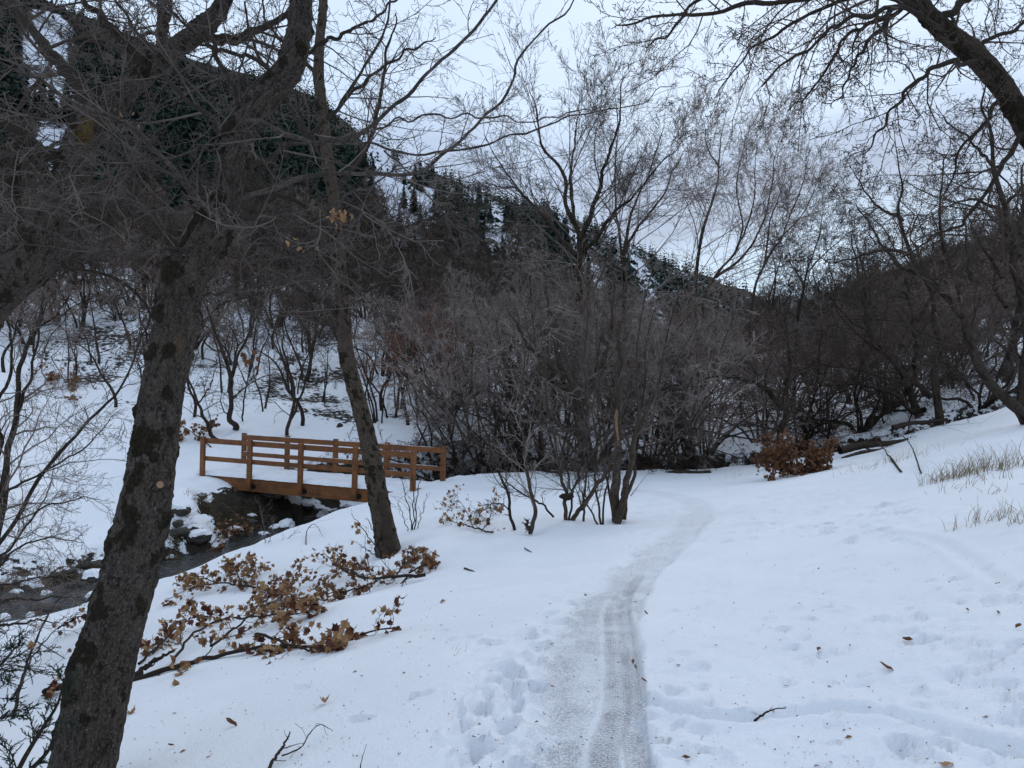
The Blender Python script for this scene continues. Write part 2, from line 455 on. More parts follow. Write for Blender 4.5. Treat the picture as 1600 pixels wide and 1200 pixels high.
M_TW_G = mat_twig('grey_twig', (0.060, 0.046, 0.039), (0.200, 0.162, 0.140), 2.0)
M_TW_C = mat_twig('thicket_twig', (0.095, 0.074, 0.064), (0.280, 0.228, 0.200), 2.0)
M_TW_D = mat_twig('dark_twig', (0.036, 0.025, 0.019), (0.095, 0.068, 0.053), 2.0)
M_TW_B = mat_twig('brown_twig', (0.130, 0.092, 0.075), (0.310, 0.230, 0.190), 1.0)
M_TW_P = mat_twig('pale_twig', (0.155, 0.123, 0.108), (0.350, 0.290, 0.255), 1.0)
M_TW_R = mat_twig('rusty_twig', (0.110, 0.048, 0.030), (0.230, 0.105, 0.062), 1.0)
def mat_limb(name, a, bcol, c_):
    m, t, b = newmat(name)
    g = N(t, 'ShaderNodeNewGeometry'); P = g.outputs['Position']
    n = noise(t, 38, 5, 0.7, P); n2 = noise(t, 5, 4, 0.6, P); n3 = noise(t, 130, 3, 0.7, P)
    c = mixc(t, mapr(t, n.outputs[0], 0.35, 0.65), a, bcol)
    c = mixc(t, mapr(t, n2.outputs[0], 0.42, 0.62, 0, 0.8), c, a)
    c = mixc(t, mapr(t, n3.outputs[0], 0.58, 0.70, 0, 0.6), c, c_)
    L(t, c, b.inputs['Base Color']); b.inputs['Roughness'].default_value = 0.85; b.inputs['Specular IOR Level'].default_value = 0.15
    L(t, bump(t, mth(t, 'ADD', n.outputs[0], mth(t, 'MULTIPLY', n3.outputs[0], 0.5)), 0.006, 1.0), b.inputs['Normal'])
    return m
M_LIMB = mat_limb('limb_bark', (0.030, 0.023, 0.018), (0.115, 0.092, 0.078), (0.25, 0.22, 0.19))
M_WOOD = mat_wood()
M_WATER = mat_water()
M_IRON = mat_flat('black_iron', (0.008, 0.008, 0.009), (0.02, 0.018, 0.016), 30, 0.5, 0, 0.5, 0.6)
M_ROCK = mat_flat('creek_rock', (0.030, 0.027, 0.023), (0.105, 0.092, 0.075), 5, 0.75, 0.05)
M_LEAF = [mat_flat('tan_leaf', (0.24, 0.125, 0.052), (0.40, 0.235, 0.110), 14, 0.7, 0.003),
          mat_flat('brown_leaf', (0.120, 0.052, 0.022), (0.24, 0.110, 0.048), 14, 0.7, 0.003),
          mat_flat('russet_leaf', (0.060, 0.016, 0.010), (0.130, 0.034, 0.018), 14, 0.7, 0.003)]
M_CONIF = mat_flat('conifer_needles', (0.012, 0.023, 0.018), (0.030, 0.052, 0.037), 0.3, 0.9, 0, 0.1)
M_JUN = mat_flat('juniper_sprays', (0.012, 0.019, 0.012), (0.036, 0.050, 0.030), 9, 0.85, 0, 0.2)
M_STRAW = mat_flat('dry_grass', (0.21, 0.155, 0.085), (0.36, 0.285, 0.175), 3, 0.85)
M_BANKG = mat_flat('bank_grass', (0.050, 0.036, 0.018), (0.150, 0.108, 0.055), 3, 0.9)
M_CUT = mat_flat('cut_wood', (0.16, 0.09, 0.05), (0.30, 0.18, 0.10), 40, 0.8, 0.003)
# ------------------------------------------------------------------ terrain
CP = [ # (px, py, distance): places read off the photograph with the distance the lie of the land gives them
 (500,1200,3.3),(800,1200,3.16),(1100,1200,3.14),(1600,1200,3.0),(200,1200,3.75),(-200,1200,4.4),
 (800,1000,5.0),(600,1000,5.6),(400,1000,6.8),(200,1000,7.7),(60,1060,7.6),(100,1120,5.6),(1200,1000,4.6),(1600,1000,3.9),(1900,1000,3.5),
 (1600,800,6.6),(1600,740,9.0),(1600,684,12.8),(1850,660,12.0),(1400,718,15.2),(1250,741,17.6),(1150,748,19.4),(1050,748,20.8),(1500,700,13.8),
 (1500,860,6.3),(1200,900,6.9),(1400,850,7.0),(1200,800,11.4),(1400,780,9.8),(1300,760,13.6),(1000,850,9.6),(800,850,10.5),(820,812,12.8),(900,815,13.0),(980,812,13.0),(900,770,17.5),
 (700,900,8.9),(700,830,12.2),(620,858,11.9),(600,900,9.9),(560,862,12.6),(480,862,13.0),(540,930,8.9),(430,905,11.5),(390,950,9.4),(330,955,10.0),(250,935,11.2),(60,990,10.4),(-100,1010,10.5),
 (600,790,17.2),(680,790,15.8),(647,766,19.0),(690,752,20.4),(760,745,21.5),(860,745,22),(960,745,22),
 (-300,800,13.5),(-300,700,17.0),(0,880,14.8),(0,800,17.0),(0,700,22.0),(100,840,17.6),(100,700,23.5),(100,600,30.0),(100,520,36.0),(100,450,43.0),(-300,500,32.0),
 (260,770,19.2),(300,735,21.4),(330,735,22.0),(240,700,23.6),(500,690,25.5),(500,640,29.0),(500,600,33.0),(500,520,40.0),(400,660,26.5),(330,540,37.0),
 (650,690,25.5),(700,640,31.0),(700,560,42.0),(700,505,55.0),(640,540,44),
 (850,700,27.5),(1000,700,29.0),(1000,640,40.0),(1150,700,29.5),(1200,670,33.0),(1300,700,26.0),(1450,665,25.0),(1600,640,22.0),(1600,560,33.0),(1450,600,36.0),(1300,630,40.0),(1850,600,22.0),
]
CPW = [px(*c) for c in CP]
for tx, e in ((-0.95,-0.30),(-0.675,0.165),(-0.45,0.155),(-0.25,0.135),(-0.084,0.10),(0.17,0.034),(0.34,0.010),(0.51,0.05),(0.675,0.10),(0.95,0.16)):
    if tx == -0.95: e = 0.2
    CPW.append(np.array([tx*60, 60, EYE+e*60]))
    CPW.append(np.array([tx*75, 75, EYE+e*75]))
for x, y, z in ((0,0,0.0),(-3,1,-.15),(3,1,.15),(0,-8,.1),(-10,0,-1.2),(10,0,.9),(-20,2,-1.9),(20,2,1.8),(-12,-10,-1.2),(12,-10,1.0),(18,12,2.2),(30,24,4.5),(-18,12,-1.3),(-24,16,1.0),(-34,28,5.0),(-30,-10,-2.5),(30,-10,3.0)):
    CPW.append(np.array([x, y, z], float))
CPW = np.array(CPW)
def _tps(r2): return 0.5 * r2 * np.log(r2 + 1e-9)
def _warp(x, y):        # even out the density of the points with distance
    rr = np.sqrt(x * x + y * y) + 1e-9
    k = np.log1p(rr / 4.0) * 4.0 / rr
    return x * k, y * k
_wx, _wy = _warp(CPW[:, 0], CPW[:, 1])
_n = len(CPW)
_A = np.zeros((_n + 3, _n + 3))
_A[:_n, :_n] = _tps((_wx[:, None] - _wx) ** 2 + (_wy[:, None] - _wy) ** 2) + np.eye(_n) * 0.12
_A[:_n, _n:] = np.stack([np.ones(_n), _wx, _wy], 1); _A[_n:, :_n] = _A[:_n, _n:].T
_c = np.linalg.solve(_A, np.concatenate([CPW[:, 2], np.zeros(3)]))
def base_z(x, y):
    x = np.asarray(x, float); y = np.asarray(y, float); sh = x.shape
    X, Y = _warp(x.ravel(), y.ravel()); out = np.empty(len(X))
    for i in range(0, len(X), 40000):
        a, b = X[i:i+40000], Y[i:i+40000]
        out[i:i+40000] = _tps((a[:, None] - _wx) ** 2 + (b[:, None] - _wy) ** 2) @ _c[:_n] + _c[_n] + _c[_n+1] * a + _c[_n+2] * b
    return out.reshape(sh)
# creek: centre line, water level, half width
CR = np.array([(26,27,-.9),(18,25.5,-1.2),(12,26.3,-1.45),(6,26.0,-1.7),(0.5,25.2,-1.85),(-2.8,23.0,-2.0),(-4.6,20.6,-2.1),(-5.9,17.9,-2.2),(-7.0,15.4,-2.28),(-9.0,13.4,-2.36),(-12.5,11.9,-2.45),(-18,10.6,-2.6),(-30,8,-2.9)])
CRP = catmull(CR, 220)
def poly_dist(x, y, P):
    """distance to polyline P (n,2+), signed side, index along"""
    x = np.asarray(x, float).ravel(); y = np.asarray(y, float).ravel()
    bd = np.full(len(x), 1e9); bi = np.zeros(len(x)); bs = np.zeros(len(x))
    for i in range(len(P) - 1):
        ax, ay = P[i, 0], P[i, 1]; dx, dy = P[i+1, 0] - ax, P[i+1, 1] - ay
        l2 = dx * dx + dy * dy + 1e-12
        u = np.clip(((x - ax) * dx + (y - ay) * dy) / l2, 0, 1)
        ex, ey = x - ax - u * dx, y - ay - u * dy
        d2 = ex * ex + ey * ey
        m = d2 < bd
        bd[m] = d2[m]; bi[m] = i + u[m]; bs[m] = np.sign(dx * ey - dy * ex)[m]
    return np.sqrt(bd), bs, bi
def carve(x, y, z):
    """creek channel; returns z and the bare-soil mask"""
    sh = np.shape(x); x = np.ravel(x); y = np.ravel(y); z = np.ravel(z).copy()
    soil = np.zeros(len(x))
    m = (y > 5) & (y < 32)
    if m.any():
        xx, yy = x[m], y[m]
        d, s, i = poly_dist(xx, yy, CRP[::2]); i = i * 2
        wz = np.interp(i, np.arange(len(CRP)), CRP[:, 2])
        wob = fbm(xx * 0.9, yy * 0.9, octs=4, seed=5) * 0.55
        far = (s < 0)          # travelling right to left, the far bank is on the right hand
        hw = 0.72 + 0.05 * sstep(120, 170, i) + wob * 0.6
        down = sstep(128, 150, i); brg = sstep(92, 102, i) * sstep(132, 122, i)
        bw = np.where(far, 0.75 + 0.5 * np.abs(wob) + down * (1.2 + 1.2 * wob) + brg * 2.0, 1.5)
        up = sstep(115, 95, i)                       # upstream of the bridge the banks are low and ragged
        k = sstep(0, 1, (d - hw) / np.maximum(bw, .2))
        bed = wz - 0.18 + 0.05 * wob
        znew = bed + (z[m] - bed) * k
        blotch = fbm(xx * 1.1, yy * 1.1, octs=3, seed=14)
        so = np.where(far, sstep(1.0, 0.80, k) * (1 - down * (.45 + .55 * sstep(-.25, .1, blotch))) * (1 - .9 * sstep(.0, .2, blotch)), sstep(0.42, 0.25, k)) * sstep(3.5, 2.2, d)
        so = np.maximum(so * np.where(far, 1.0, 0.9), 0)
        # litter and dark ground between the thickets upstream
        so = np.maximum(so, up * sstep(3.0, 1.2, d + wob * 1.5) * 0.50)
        rough = fbm(xx * 3, yy * 3, octs=4, seed=9)
        znew = znew + rough * 0.26 * np.clip(so * 1.6, 0, 1) * np.where(far, 1, .5)
        z[m] = znew; soil[m] = so
    return z.reshape(sh), soil.reshape(sh)
def zg(x, y):
    z = base_z(x, y); z, _ = carve(x, y, z); return z
def gz(x, y): return float(zg(np.array([x]), np.array([y]))[0])
def ghit(X, Y, dmax=60.0, d0=2.0):
    """where the ray through pixel (X, Y) meets the ground"""
    d = np.exp(np.linspace(math.log(d0), math.log(dmax), 700))
    x = (X - 800.0) / F * d; zr = EYE - (Y - 600.0) / F * d
    h = zr - zg(x, d)
    i = np.argmax(h <= 0)
    if h[i] > 0: i = len(d) - 1
    if i > 0:
        u = h[i-1] / (h[i-1] - h[i] + 1e-12); dd = d[i-1] + (d[i] - d[i-1]) * u
    else: dd = d[0]
    xx = (X - 800.0) / F * dd
    return np.array([xx, dd, gz(xx, dd)])
# foot path
PATHPX = [(945,1500),(930,1200),(932,1060),(945,970),(985,905),(1035,860),(1075,826),(1092,800),(1082,783),(1040,771),(980,764),(900,761),(800,762),(720,764)]
PP_ = [np.array([0.42, -1.0, 0]), np.array([0.40, 1.5, 0])] + [ghit(a, b) for a, b in PATHPX[1:]]
PATH = catmull(np.array(PP_), 120)[:, :2]
_seg = np.concatenate([[0], np.cumsum(np.linalg.norm(np.diff(PATH, axis=0), axis=1))])
# tyre rut that leaves the path to run straight ahead at its right edge
TRK = catmull(np.array([np.array([0.60, -1, 0]), np.array([0.585, 1.5, 0])] + [ghit(a, b) for a, b in ((1003,1199),(992,1080),(980,985),(978,930),(1012,880))]), 60)[:, :2]
TRK2 = catmull(np.array([np.array([0.37, -1, 0]), np.array([0.37, 1.5, 0])] + [ghit(a, b) for a, b in ((945,1199),(965,1090),(962,1000),(958,950),(985,905))]), 60)[:, :2]
OLD1 = catmull([ghit(a, b) for a, b in ((1010,1095),(1060,1110),(1120,1122),(1180,1122),(1240,1112),(1310,1106),(1400,1118),(1500,1148),(1620,1180),(1750,1215))], 60)[:, :2]
OLD2 = catmull([ghit(a, b) for a, b in ((1350,826),(1420,836),(1480,852),(1520,875),(1560,905),(1620,925),(1700,945))], 50)[:, :2]
rg = np.random.default_rng(3)
def snow_detail(x, y, z):
    n = len(x)
    near = (y > 1.0) & (y < 30)
    # soft undulation of the pack
    z = z + 0.035 * fbm(x * 0.55, y * 0.55, octs=3, seed=21) + 0.010 * fbm(x * 2.4, y * 2.4, octs=3, seed=22)
    pu = np.zeros(n); pv = np.zeros(n); pw = np.zeros(n); td = np.zeros(n)
    m = (y > -2) & (y < 26) & (x > -9) & (x < 14)
    xx, yy, zz = x[m], y[m], z[m].copy()
    # trampled, lumpy snow
    c1 = vnoise(xx * 7, yy * 7, seed=31); c2 = vnoise(xx * 14, yy * 14, seed=32)
    d, s, i = poly_dist(xx, yy, PATH)
    al = np.interp(i, np.arange(len(PATH)), _seg)
    sd = d * -s                                   # positive to the right of the path
    wl = 0.26 + 0.05 * vnoise(al * 2, al * 0, seed=3); wr = 0.25 + 0.02 * vnoise(al * 3, al * 0, seed=4)
    far_thin = np.interp(al, [0, 6, 10, 15, 22, 30], [1, 1, 0.8, 0.55, 0.35, 0.15])
    inside = sstep(-wl - 0.05, -wl + 0.05, sd) * sstep(wr + 0.02, wr - 0.02, sd)
    lump = np.clip(fbm(xx * 9, yy * 9, octs=3, seed=33), -1, 1)
    # scuffed strip left of the path where people step off it
    scuff = sstep(-0.85, -0.45, sd) * sstep(-0.15, -0.3, sd) * sstep(-1, 2, al) * sstep(9.0, 5.0, yy)
    zz += scuff * 0.022 * lump + 0.006 * lump * sstep(2.0, 0.4, d)
    trample = sstep(0.25, 0.6, vnoise(xx * 0.7 + 3, yy * 0.5, seed=40)) * sstep(0.3, 1.2, sd) * sstep(22, 17, yy)
    zz += 0.018 * lump * trample + 0.006 * lump * sstep(0.3, 0.8, sd)
    zz -= inside * (0.035 * far_thin)
    zz += inside * 0.006 * c2
    rr = [(TRK, 0.050, 0.014, 1.0), (TRK2, 0.062, 0.010, 0.7)]
    ridge = np.zeros(len(xx)); tread = np.zeros(len(xx)); uu = sd.copy(); vv = al.copy()
    for P, hw, dep, a in rr:
        dd, ss, ii = poly_dist(xx, yy, P)
        L_ = np.concatenate([[0], np.cumsum(np.linalg.norm(np.diff(P, axis=0), axis=1))])
        k = sstep(hw + 0.008, hw - 0.008, dd) * (ii < len(P) - 1.5) * sstep(0.0, 5, len(P) - 2 - ii)
        zz -= k * dep
        zz += dep * 0.25 * np.exp(-((dd - hw - 0.028) / 0.02) ** 2) * (ii < len(P) - 1.5) * sstep(7.0, 4.5, yy)
        ridge = np.maximum(ridge, 1.25 * np.exp(-((dd - hw - 0.022) / 0.017) ** 2) * sstep(7.5, 4.8, yy) * (sd < 0.3) * (0.75 + .5 * c1))
        tread = np.maximum(tread, k * a)
        uu = np.where(k > 0.05, dd * -ss, uu); vv = np.where(k > 0.05, np.interp(ii, np.arange(len(P)), L_), vv)
    inside2 = np.maximum(inside, tread)
    for P, hw, dep in ((OLD1, 0.038, 0.050), (OLD2, 0.05, 0.03)):
        dd, ss, ii = poly_dist(xx, yy, P)
        dd = dd + 0.02 * lump
        zz -= dep * np.exp(-(dd / hw) ** 2) * (0.75 + 0.25 * c1)
        zz += dep * 0.4 * np.exp(-((dd - hw * 1.9) / 0.04) ** 2)
    # prints
    for (fx, fy, a, ln, wd, dep) in PRINTS:
        q = (np.abs(xx - fx) < ln * 2) & (np.abs(yy - fy) < ln * 2)
        if not q.any(): continue
        ca, sa = math.cos(a), math.sin(a)
        ex, ey = xx[q] - fx, yy[q] - fy
        u = (ex * ca + ey * sa) / ln; v = (-ex * sa + ey * ca) / wd
        r = np.sqrt(u * u + v * v) + 0.16 * c2[q] + 0.12 * c1[q]
        zz[q] += -dep * sstep(1.05, 0.6, r) * (1 + 0.4 * c2[q]) + dep * 0.30 * np.exp(-((r - 1.22) / 0.2) ** 2)
    z[m] = zz
    pu[m] = uu; pv[m] = vv
    edge = sstep(-wl - 0.10, -wl + 0.08, sd + 0.07 * lump) * sstep(wr + 0.015, wr - 0.03, sd)
    pw[m] = np.clip(np.maximum(edge * far_thin, tread * 0.30) - ridge * 0.8, 0, 1)
    td[m] = np.clip(tread + edge * 0.30 * sstep(9, 4, yy), 0, 1)
    return z, pu, pv, pw, td
PRINTS = []
def addp(X, Y, a, ln, wd, dep):
    g = ghit(X, Y); PRINTS.append((g[0], g[1], a, ln, wd, dep))
for X, Y, a in ((990,868,1.2),(946,893,1.1),(905,938,1.0),(877,972,1.3),(828,991,1.5),(830,1026,1.0),(796,1084,1.2),(748,1105,1.6),(735,1175,1.4),(800,1050,1.9),(778,1045,1.1),
                (860,958,1.2),(898,942,0.9),(750,1090,1.3),(790,1135,1.5),(720,1135,1.2),(830,1075,0.8),(845,1010,1.3)):
    addp(X, Y, a, 0.135, 0.062, 0.045)
for X, Y in ((1235,1012),(1250,1000),(1080,1047),(1095,1043),(1430,1000),(1440,1004),(1455,998),(1420,990),(1495,902),(1545,938),(1420,1170),(1400,1172),(1240,952),(1495,940),(1435,965),(1425,962),(1590,1008),
             (1410,1160),(1590,1130),(1630,1050),(1045,1085),(1050,1080),(1035,1075),(1265,970),(1485,1056),(1495,1050),(1630,900),(1435,800),(1420,815),(1485,828),(1420,846),(1430,850),(1390,832),(1365,832),
             (1110,850),(1130,828),(1195,786),(1220,788),(1240,795),(1170,790),(1160,800),(1185,830),(1295,822),(1240,827),(1220,832),(1255,803),(1380,785),(1420,783),(1410,776),(1180,812),(1210,820),
             (1100,1102),(1290,950),(1300,958),(1330,870),(1500,900),(700,1000),(640,1090),(660,1085),(560,1120),(470,1080),(690,985)):
    addp(X, Y, rg.uniform(0, 3), rg.uniform(0.05, 0.085), rg.uniform(0.035, 0.055), rg.uniform(0.018, 0.034))
for k in range(300):
    X = rg.uniform(1000, 1700); Y = 765 + 435 * rg.random() ** 1.2
    addp(X, Y, rg.uniform(-0.6, 0.6), rg.uniform(0.03, 0.09), rg.uniform(0.02, 0.045), rg.uniform(0.008, 0.024))
for k in range(60):
    addp(rg.uniform(720, 850), rg.uniform(985, 1200), rg.uniform(0, 3), rg.uniform(0.04, 0.10), rg.uniform(0.03, 0.06), rg.uniform(0.010, 0.03))
for k in range(110):
    addp(rg.uniform(980, 1420), rg.uniform(765, 850), rg.uniform(0, 3), rg.uniform(0.07, 0.15), rg.uniform(0.05, 0.09), rg.uniform(0.03, 0.06))

def grid_faces(nr, nc):
    r = np.arange(nr - 1)[:, None]; c = np.arange(nc - 1)[None]
    a = r * nc + c
    return np.stack([a, a + 1, a + nc + 1, a + nc], -1).reshape(-1, 4)
def near_ground():
    yb = np.concatenate([np.linspace(-30, 0, 12), np.linspace(0.3, 2.3, 14), np.exp(np.linspace(math.log(2.45), math.log(62.0), 470))])
    t = np.linspace(-1, 1, 470)
    Y = np.repeat(yb[:, None], len(t), 1)
    a = 0.73 * np.maximum(Y, 0) + 1.2; b = 0.5 * np.abs(Y) + 22
    X = a * t[None] + b * np.sign(t)[None] * np.abs(t[None]) ** 11
    x, y = X.ravel(), Y.ravel()
    z = base_z(x, y)
    z = z + 0.25 * fbm(x * 0.22, y * 0.22, octs=4, seed=50) * sstep(24, 36, y) * 1.5
    z, so = carve(x, y, z)
    z, pu, pv, pw, td = snow_detail(x, y, z)
    # snow wells and mounds at the foot of trunks
    for (mx_, my_, r_, h_) in MOUNDS:
        z += h_ * np.exp(-(((x - mx_) ** 2 + (y - my_) ** 2) / r_ ** 2))
    # bare patches on the hill behind, where brush and leaves show through
    hill = sstep(24, 30, y) * (fbm(x * 0.35, y * 0.35, octs=4, seed=61) - 0.05)
    so = np.maximum(so, np.clip(hill * 1.3, 0, 0.62) * (so < 0.5))
    V = np.stack([x, y, z], 1)
    me = mesh_np('snow_ground', V, grid_faces(len(yb), len(t)), M_GROUND, True, None,
                 dict(path_u=pu, path_v=pv, path_w=pw, tread=td, soil=so))
    tag(obj('snow_ground', me), kind='structure')
MOUNDS = []
_g = ghit(905, 822); MOUNDS.append((_g[0], _g[1] + .2, 0.9, 0.10))
_g = ghit(645, 862); MOUNDS.append((_g[0] + .25, _g[1], 0.40, 0.12))
_g = ghit(560, 945); MOUNDS.append((_g[0], _g[1], 0.55, 0.08))
_g = ghit(270, 780); MOUNDS.append((_g[0], _g[1], 0.6, 0.15))
for X_, Y_, r_, h_ in ((606,862,.30,-.10),(832,832,.20,-.06),(803,827,.16,-.05),(965,818,.32,-.10),(890,816,.22,-.06),(938,822,.2,-.05)):
    _g = ghit(X_, Y_); MOUNDS.append((_g[0], _g[1], r_, h_))
near_ground()

# creek water
def creek():
    P = CRP[::2]; n = len(P)
    T = np.gradient(P[:, :2], axis=0); T /= np.linalg.norm(T, axis=1, keepdims=True)
    Nn = np.stack([-T[:, 1], T[:, 0]], 1)
    c = np.linspace(-1.9, 1.9, 9)
    V = np.concatenate([np.concatenate([P[:, None, :2] + Nn[:, None] * c[None, :, None], np.repeat(P[:, None, 2:3], 9, 1)], 2)]).reshape(-1, 3)
    tag(obj('creek_water', mesh_np('creek_water', V, grid_faces(n, 9)[:, ::-1], M_WATER)), kind='structure')
creek()

# ------------------------------------------------------------------ far land
def far_sheet(name, table, D, x0, x1, mat, nr, nc, amp, seed, kind='structure', extra=None):
    tX = np.linspace(x0, x1, nc)
    tab = np.array(table, float)
    e1 = (600 - np.interp(tX, tab[:, 0], tab[:, 1])) / F
    tx = (tX - 800) / F
    yy = np.concatenate([np.exp(np.linspace(math.log(56), math.log(D), nr)), D * np.array([1.03, 1.08, 1.2, 1.5])])
    e0 = (base_z(tx * 60, np.full(nc, 60.0)) - EYE) / 60
    e0 = np.where(np.abs(tx) > 0.75, np.interp(tx, [-1.5, -0.75, 0.75, 1.5], [0.2, np.interp(-.75, tx, e0), np.interp(.75, tx, e0), 0.2]), e0)
    s = np.log(yy / 60) / math.log(D / 60)
    g = np.clip(s, 0, 1) ** 0.9
    g = np.where(s < 0, s * 0.5, g)
    E = e0[None] + (e1 - e0)[None] * g[:, None]
    Y = np.repeat(yy[:, None], nc, 1); X = tx[None] * Y
    Z = EYE + E * Y
    back = np.clip(yy / D - 1, 0, 1)[:, None]
    Z = Z - back * D * 0.9
    w = sstep(0.05, 0.5, np.clip(s, 0, 1))[:, None]
    sc = 1.0 / (D * 0.13)
    nz_ = fbm(X * sc, Y * sc * 0.6, octs=6, seed=seed)
    Z = Z + w * amp * D * (nz_ - 0.25 * (1 - np.clip(s, 0, 1))[:, None]) * np.where(s > .97, .35, 1)[:, None]
    Z = np.where((s < 0.02)[:, None], Z - 0.4, Z)
    clear = np.zeros(X.size) if extra is None else extra(np.repeat(tX[None], len(yy), 0).ravel(), np.clip(s, 0, 1.1).repeat(nc))
    V = np.stack([X.ravel(), Y.ravel(), Z.ravel()], 1)
    o = tag(obj(name, mesh_np(name, V, grid_faces(len(yy), nc), mat, True, None, dict(clear=clear))), kind=kind)
    return tX, yy, Z
RIDGE = [(-900,-420),(-400,-230),(0,-30),(100,12),(250,75),(400,120),(500,160),(560,208),(620,245),(720,286),(800,312),(870,332),(940,354),(1000,388),(1060,418),(1100,436),(1180,474),(1240,504),(1350,540),(1600,560)]
HILL = [(1050,560),(1150,528),(1220,500),(1300,468),(1400,428),(1500,390),(1600,352),(1800,300),(2200,240)]
def gully(X, s):
    """open snowy gullies and screes on the mountain side"""
    g = np.zeros_like(X)
    py_ = 430 - s * 250
    for (a, b, w, k) in ((575, 700, 26, 1.0), (745, 860, 20, .8), (640, 690, 14, .8), (960, 1090, 14, .7), (70, 110, 45, .6), (870, 980, 18, .5)):
        c = a + (b - a) * (1 - s) * 1.1
        g = np.maximum(g, k * np.exp(-((X - c + 8 * np.sin(s * 17 + a)) / w) ** 2) * sstep(1.0, .93, s) * sstep(0.30, 0.45, s))
    g = g - 0.9 * sstep(600, 520, X) * (g < 0.3)
    return g
MT = far_sheet('mountain_ground', RIDGE, 760.0, -1000, 1500, M_MOUNT, 130, 230, 0.030, 71, extra=gully)
HT = far_sheet('scrub_hill_ground', HILL, 270.0, 1040, 2300, M_HILL, 70, 110, 0.016, 83)
def far_point(T, X, y):
    tX, yy, Z = T
    j = int(np.clip(np.searchsorted(tX, X), 1, len(tX) - 1)); i = int(np.clip(np.searchsorted(yy, y), 1, len(yy) - 1))
    u = (X - tX[j-1]) / (tX[j] - tX[j-1]); v = (y - yy[i-1]) / (yy[i] - yy[i-1])
    z = (Z[i-1, j-1] * (1-u) + Z[i-1, j] * u) * (1-v) + (Z[i, j-1] * (1-u) + Z[i, j] * u) * v
    return np.array([(X - 800) / F * y, y, z])
print('ground', round(time.time() - T0, 1))
# ------------------------------------------------------------------ trunks with real relief
def trunk_mesh(name, pts, radii, sides, rings, mat, seed=0, rough=0.10, furrow=0.05, knobs=(), mossy=0.0, moss_side=(-1, -.3, 0), lichen=(), flare=0.0, small=True):
    C = catmull(pts, rings)
    Rr = np.interp(np.linspace(0, 1, rings), np.linspace(0, 1, len(radii)), radii)
    T, A, B = frames(C[None]); A, B, T = A[0], B[0], T[0]
    al = np.concatenate([[0], np.cumsum(np.linalg.norm(np.diff(C, axis=0), axis=1))])
    th = np.arange(sides + 1) * 2 * math.pi / sides
    ct, s_ = np.cos(th), np.sin(th)
    ring = A[:, None] * ct[None, :, None] + B[:, None] * s_[None, :, None]
    r0 = Rr[:, None]
    X = C[:, None] + ring * r0[..., None]
    x, y, z = X[..., 0].ravel(), X[..., 1].ravel(), X[..., 2].ravel()
    rm = float(np.mean(radii))
    big = fbm(x / (rm * 3), y / (rm * 3), z / (rm * 3), 3, seed).reshape(rings, -1)
    Lc, Ls = np.broadcast_to(ct, (rings, sides + 1)) * rm, np.broadcast_to(s_, (rings, sides + 1)) * rm
    av = np.broadcast_to(al[:, None], (rings, sides + 1))
    k = 1.0 / 0.022
    f1 = fbm((Lc * k).ravel(), (Ls * k).ravel(), (av * k * 0.20).ravel(), 3, seed + 3).reshape(rings, -1)
    f2 = vnoise((Lc * 90).ravel(), (Ls * 90).ravel(), (av * 32).ravel(), seed + 9).reshape(rings, -1) if small else 0
    disp = 1 + rough * big
    add = -furrow * rm * np.clip(0.25 - np.abs(f1), 0, 1) * 4 + 0.003 * f2
    # moss cushions
    out = nrm(np.asarray(moss_side, float)[None])[0]
    face = (ring @ out)
    mn = fbm(x * 15, y * 15, z * 10, 4, seed + 20).reshape(rings, -1)
    mo = np.clip(mossy * (0.35 + 0.65 * face) + mn * 2.4 - 0.50, 0, 1) * (mossy > 0)
    mo = mo * (.30 + .70 * sstep(.9, 1.7, al))[:, None] if flare > .4 else mo
    lum = vnoise(x * 42, y * 42, z * 42, seed + 30).reshape(rings, -1)
    add = add + np.clip(mo, 0, .8) * 0.026 * (0.75 + 0.5 * lum)
    li = np.zeros((rings, sides + 1))
    for (p, rr_) in lichen:
        dd = np.linalg.norm((X - np.asarray(p)) * np.array([1, 1, .55]), axis=2)
        li = np.maximum(li, sstep(rr_, rr_ * 0.45, dd + 0.012 * mn))
    for (p, rr_, h) in knobs:
        dd = np.linalg.norm(X - np.asarray(p), axis=2)
        add = add + h * np.exp(-(dd / rr_) ** 2)
    if flare:
        lobes = 1 + 0.35 * np.cos(th * 4 + seed)[None, :]
        add = add + rm * flare * np.exp(-(al / (rm * 1.8)))[:, None] * lobes
    Rf = r0 * disp + add
    X = C[:, None] + ring * Rf[..., None]
    V = X.reshape(-1, 3)
    nc = sides + 1
    Fq = grid_faces(rings, nc)[:, ::-1]
    uvu = np.broadcast_to(th[None] / (2 * math.pi) * (2 * math.pi * rm), (rings, nc)); uv = np.stack([uvu.ravel(), av.ravel()], 1)
    # grass_faces orientation: make normals point out
    me = mesh_np(name, V, Fq, mat, True, uv, dict(moss=np.clip(mo * 1.6, 0, 1).ravel(), lichen=li.ravel()))
    return me, C, Rr
def tube_part(name, pts, radii, sides, rings, mat, parent, seed=0, origin=(0, 0, 0), mossy=0.0, uv=True):
    me, C, Rr = trunk_mesh(name, np.asarray(pts) - np.asarray(origin), radii, sides, rings, mat, seed, 0.10, 0.05, mossy=mossy, small=False)
    o = obj(name, me, parent)
    return o, C, Rr
def levels(acc, P, R, lv, rng, ret=False):
    """grow each level in turn from the one before; lv: dicts for children() plus sides"""
    out = []
    for q in lv:
        q = dict(q); sides = q.pop('sides', 3); keep = q.pop('keep', 1.0)
        P, R = children(P, R, rng=rng, **q)
        if keep < 1:
            m = rng.random(len(P)) < keep; P, R = P[m], R[m]
        acc.add(*tubes(P, R, sides, cone=True)); out.append((P, R))
    return out
tri_count = [0]

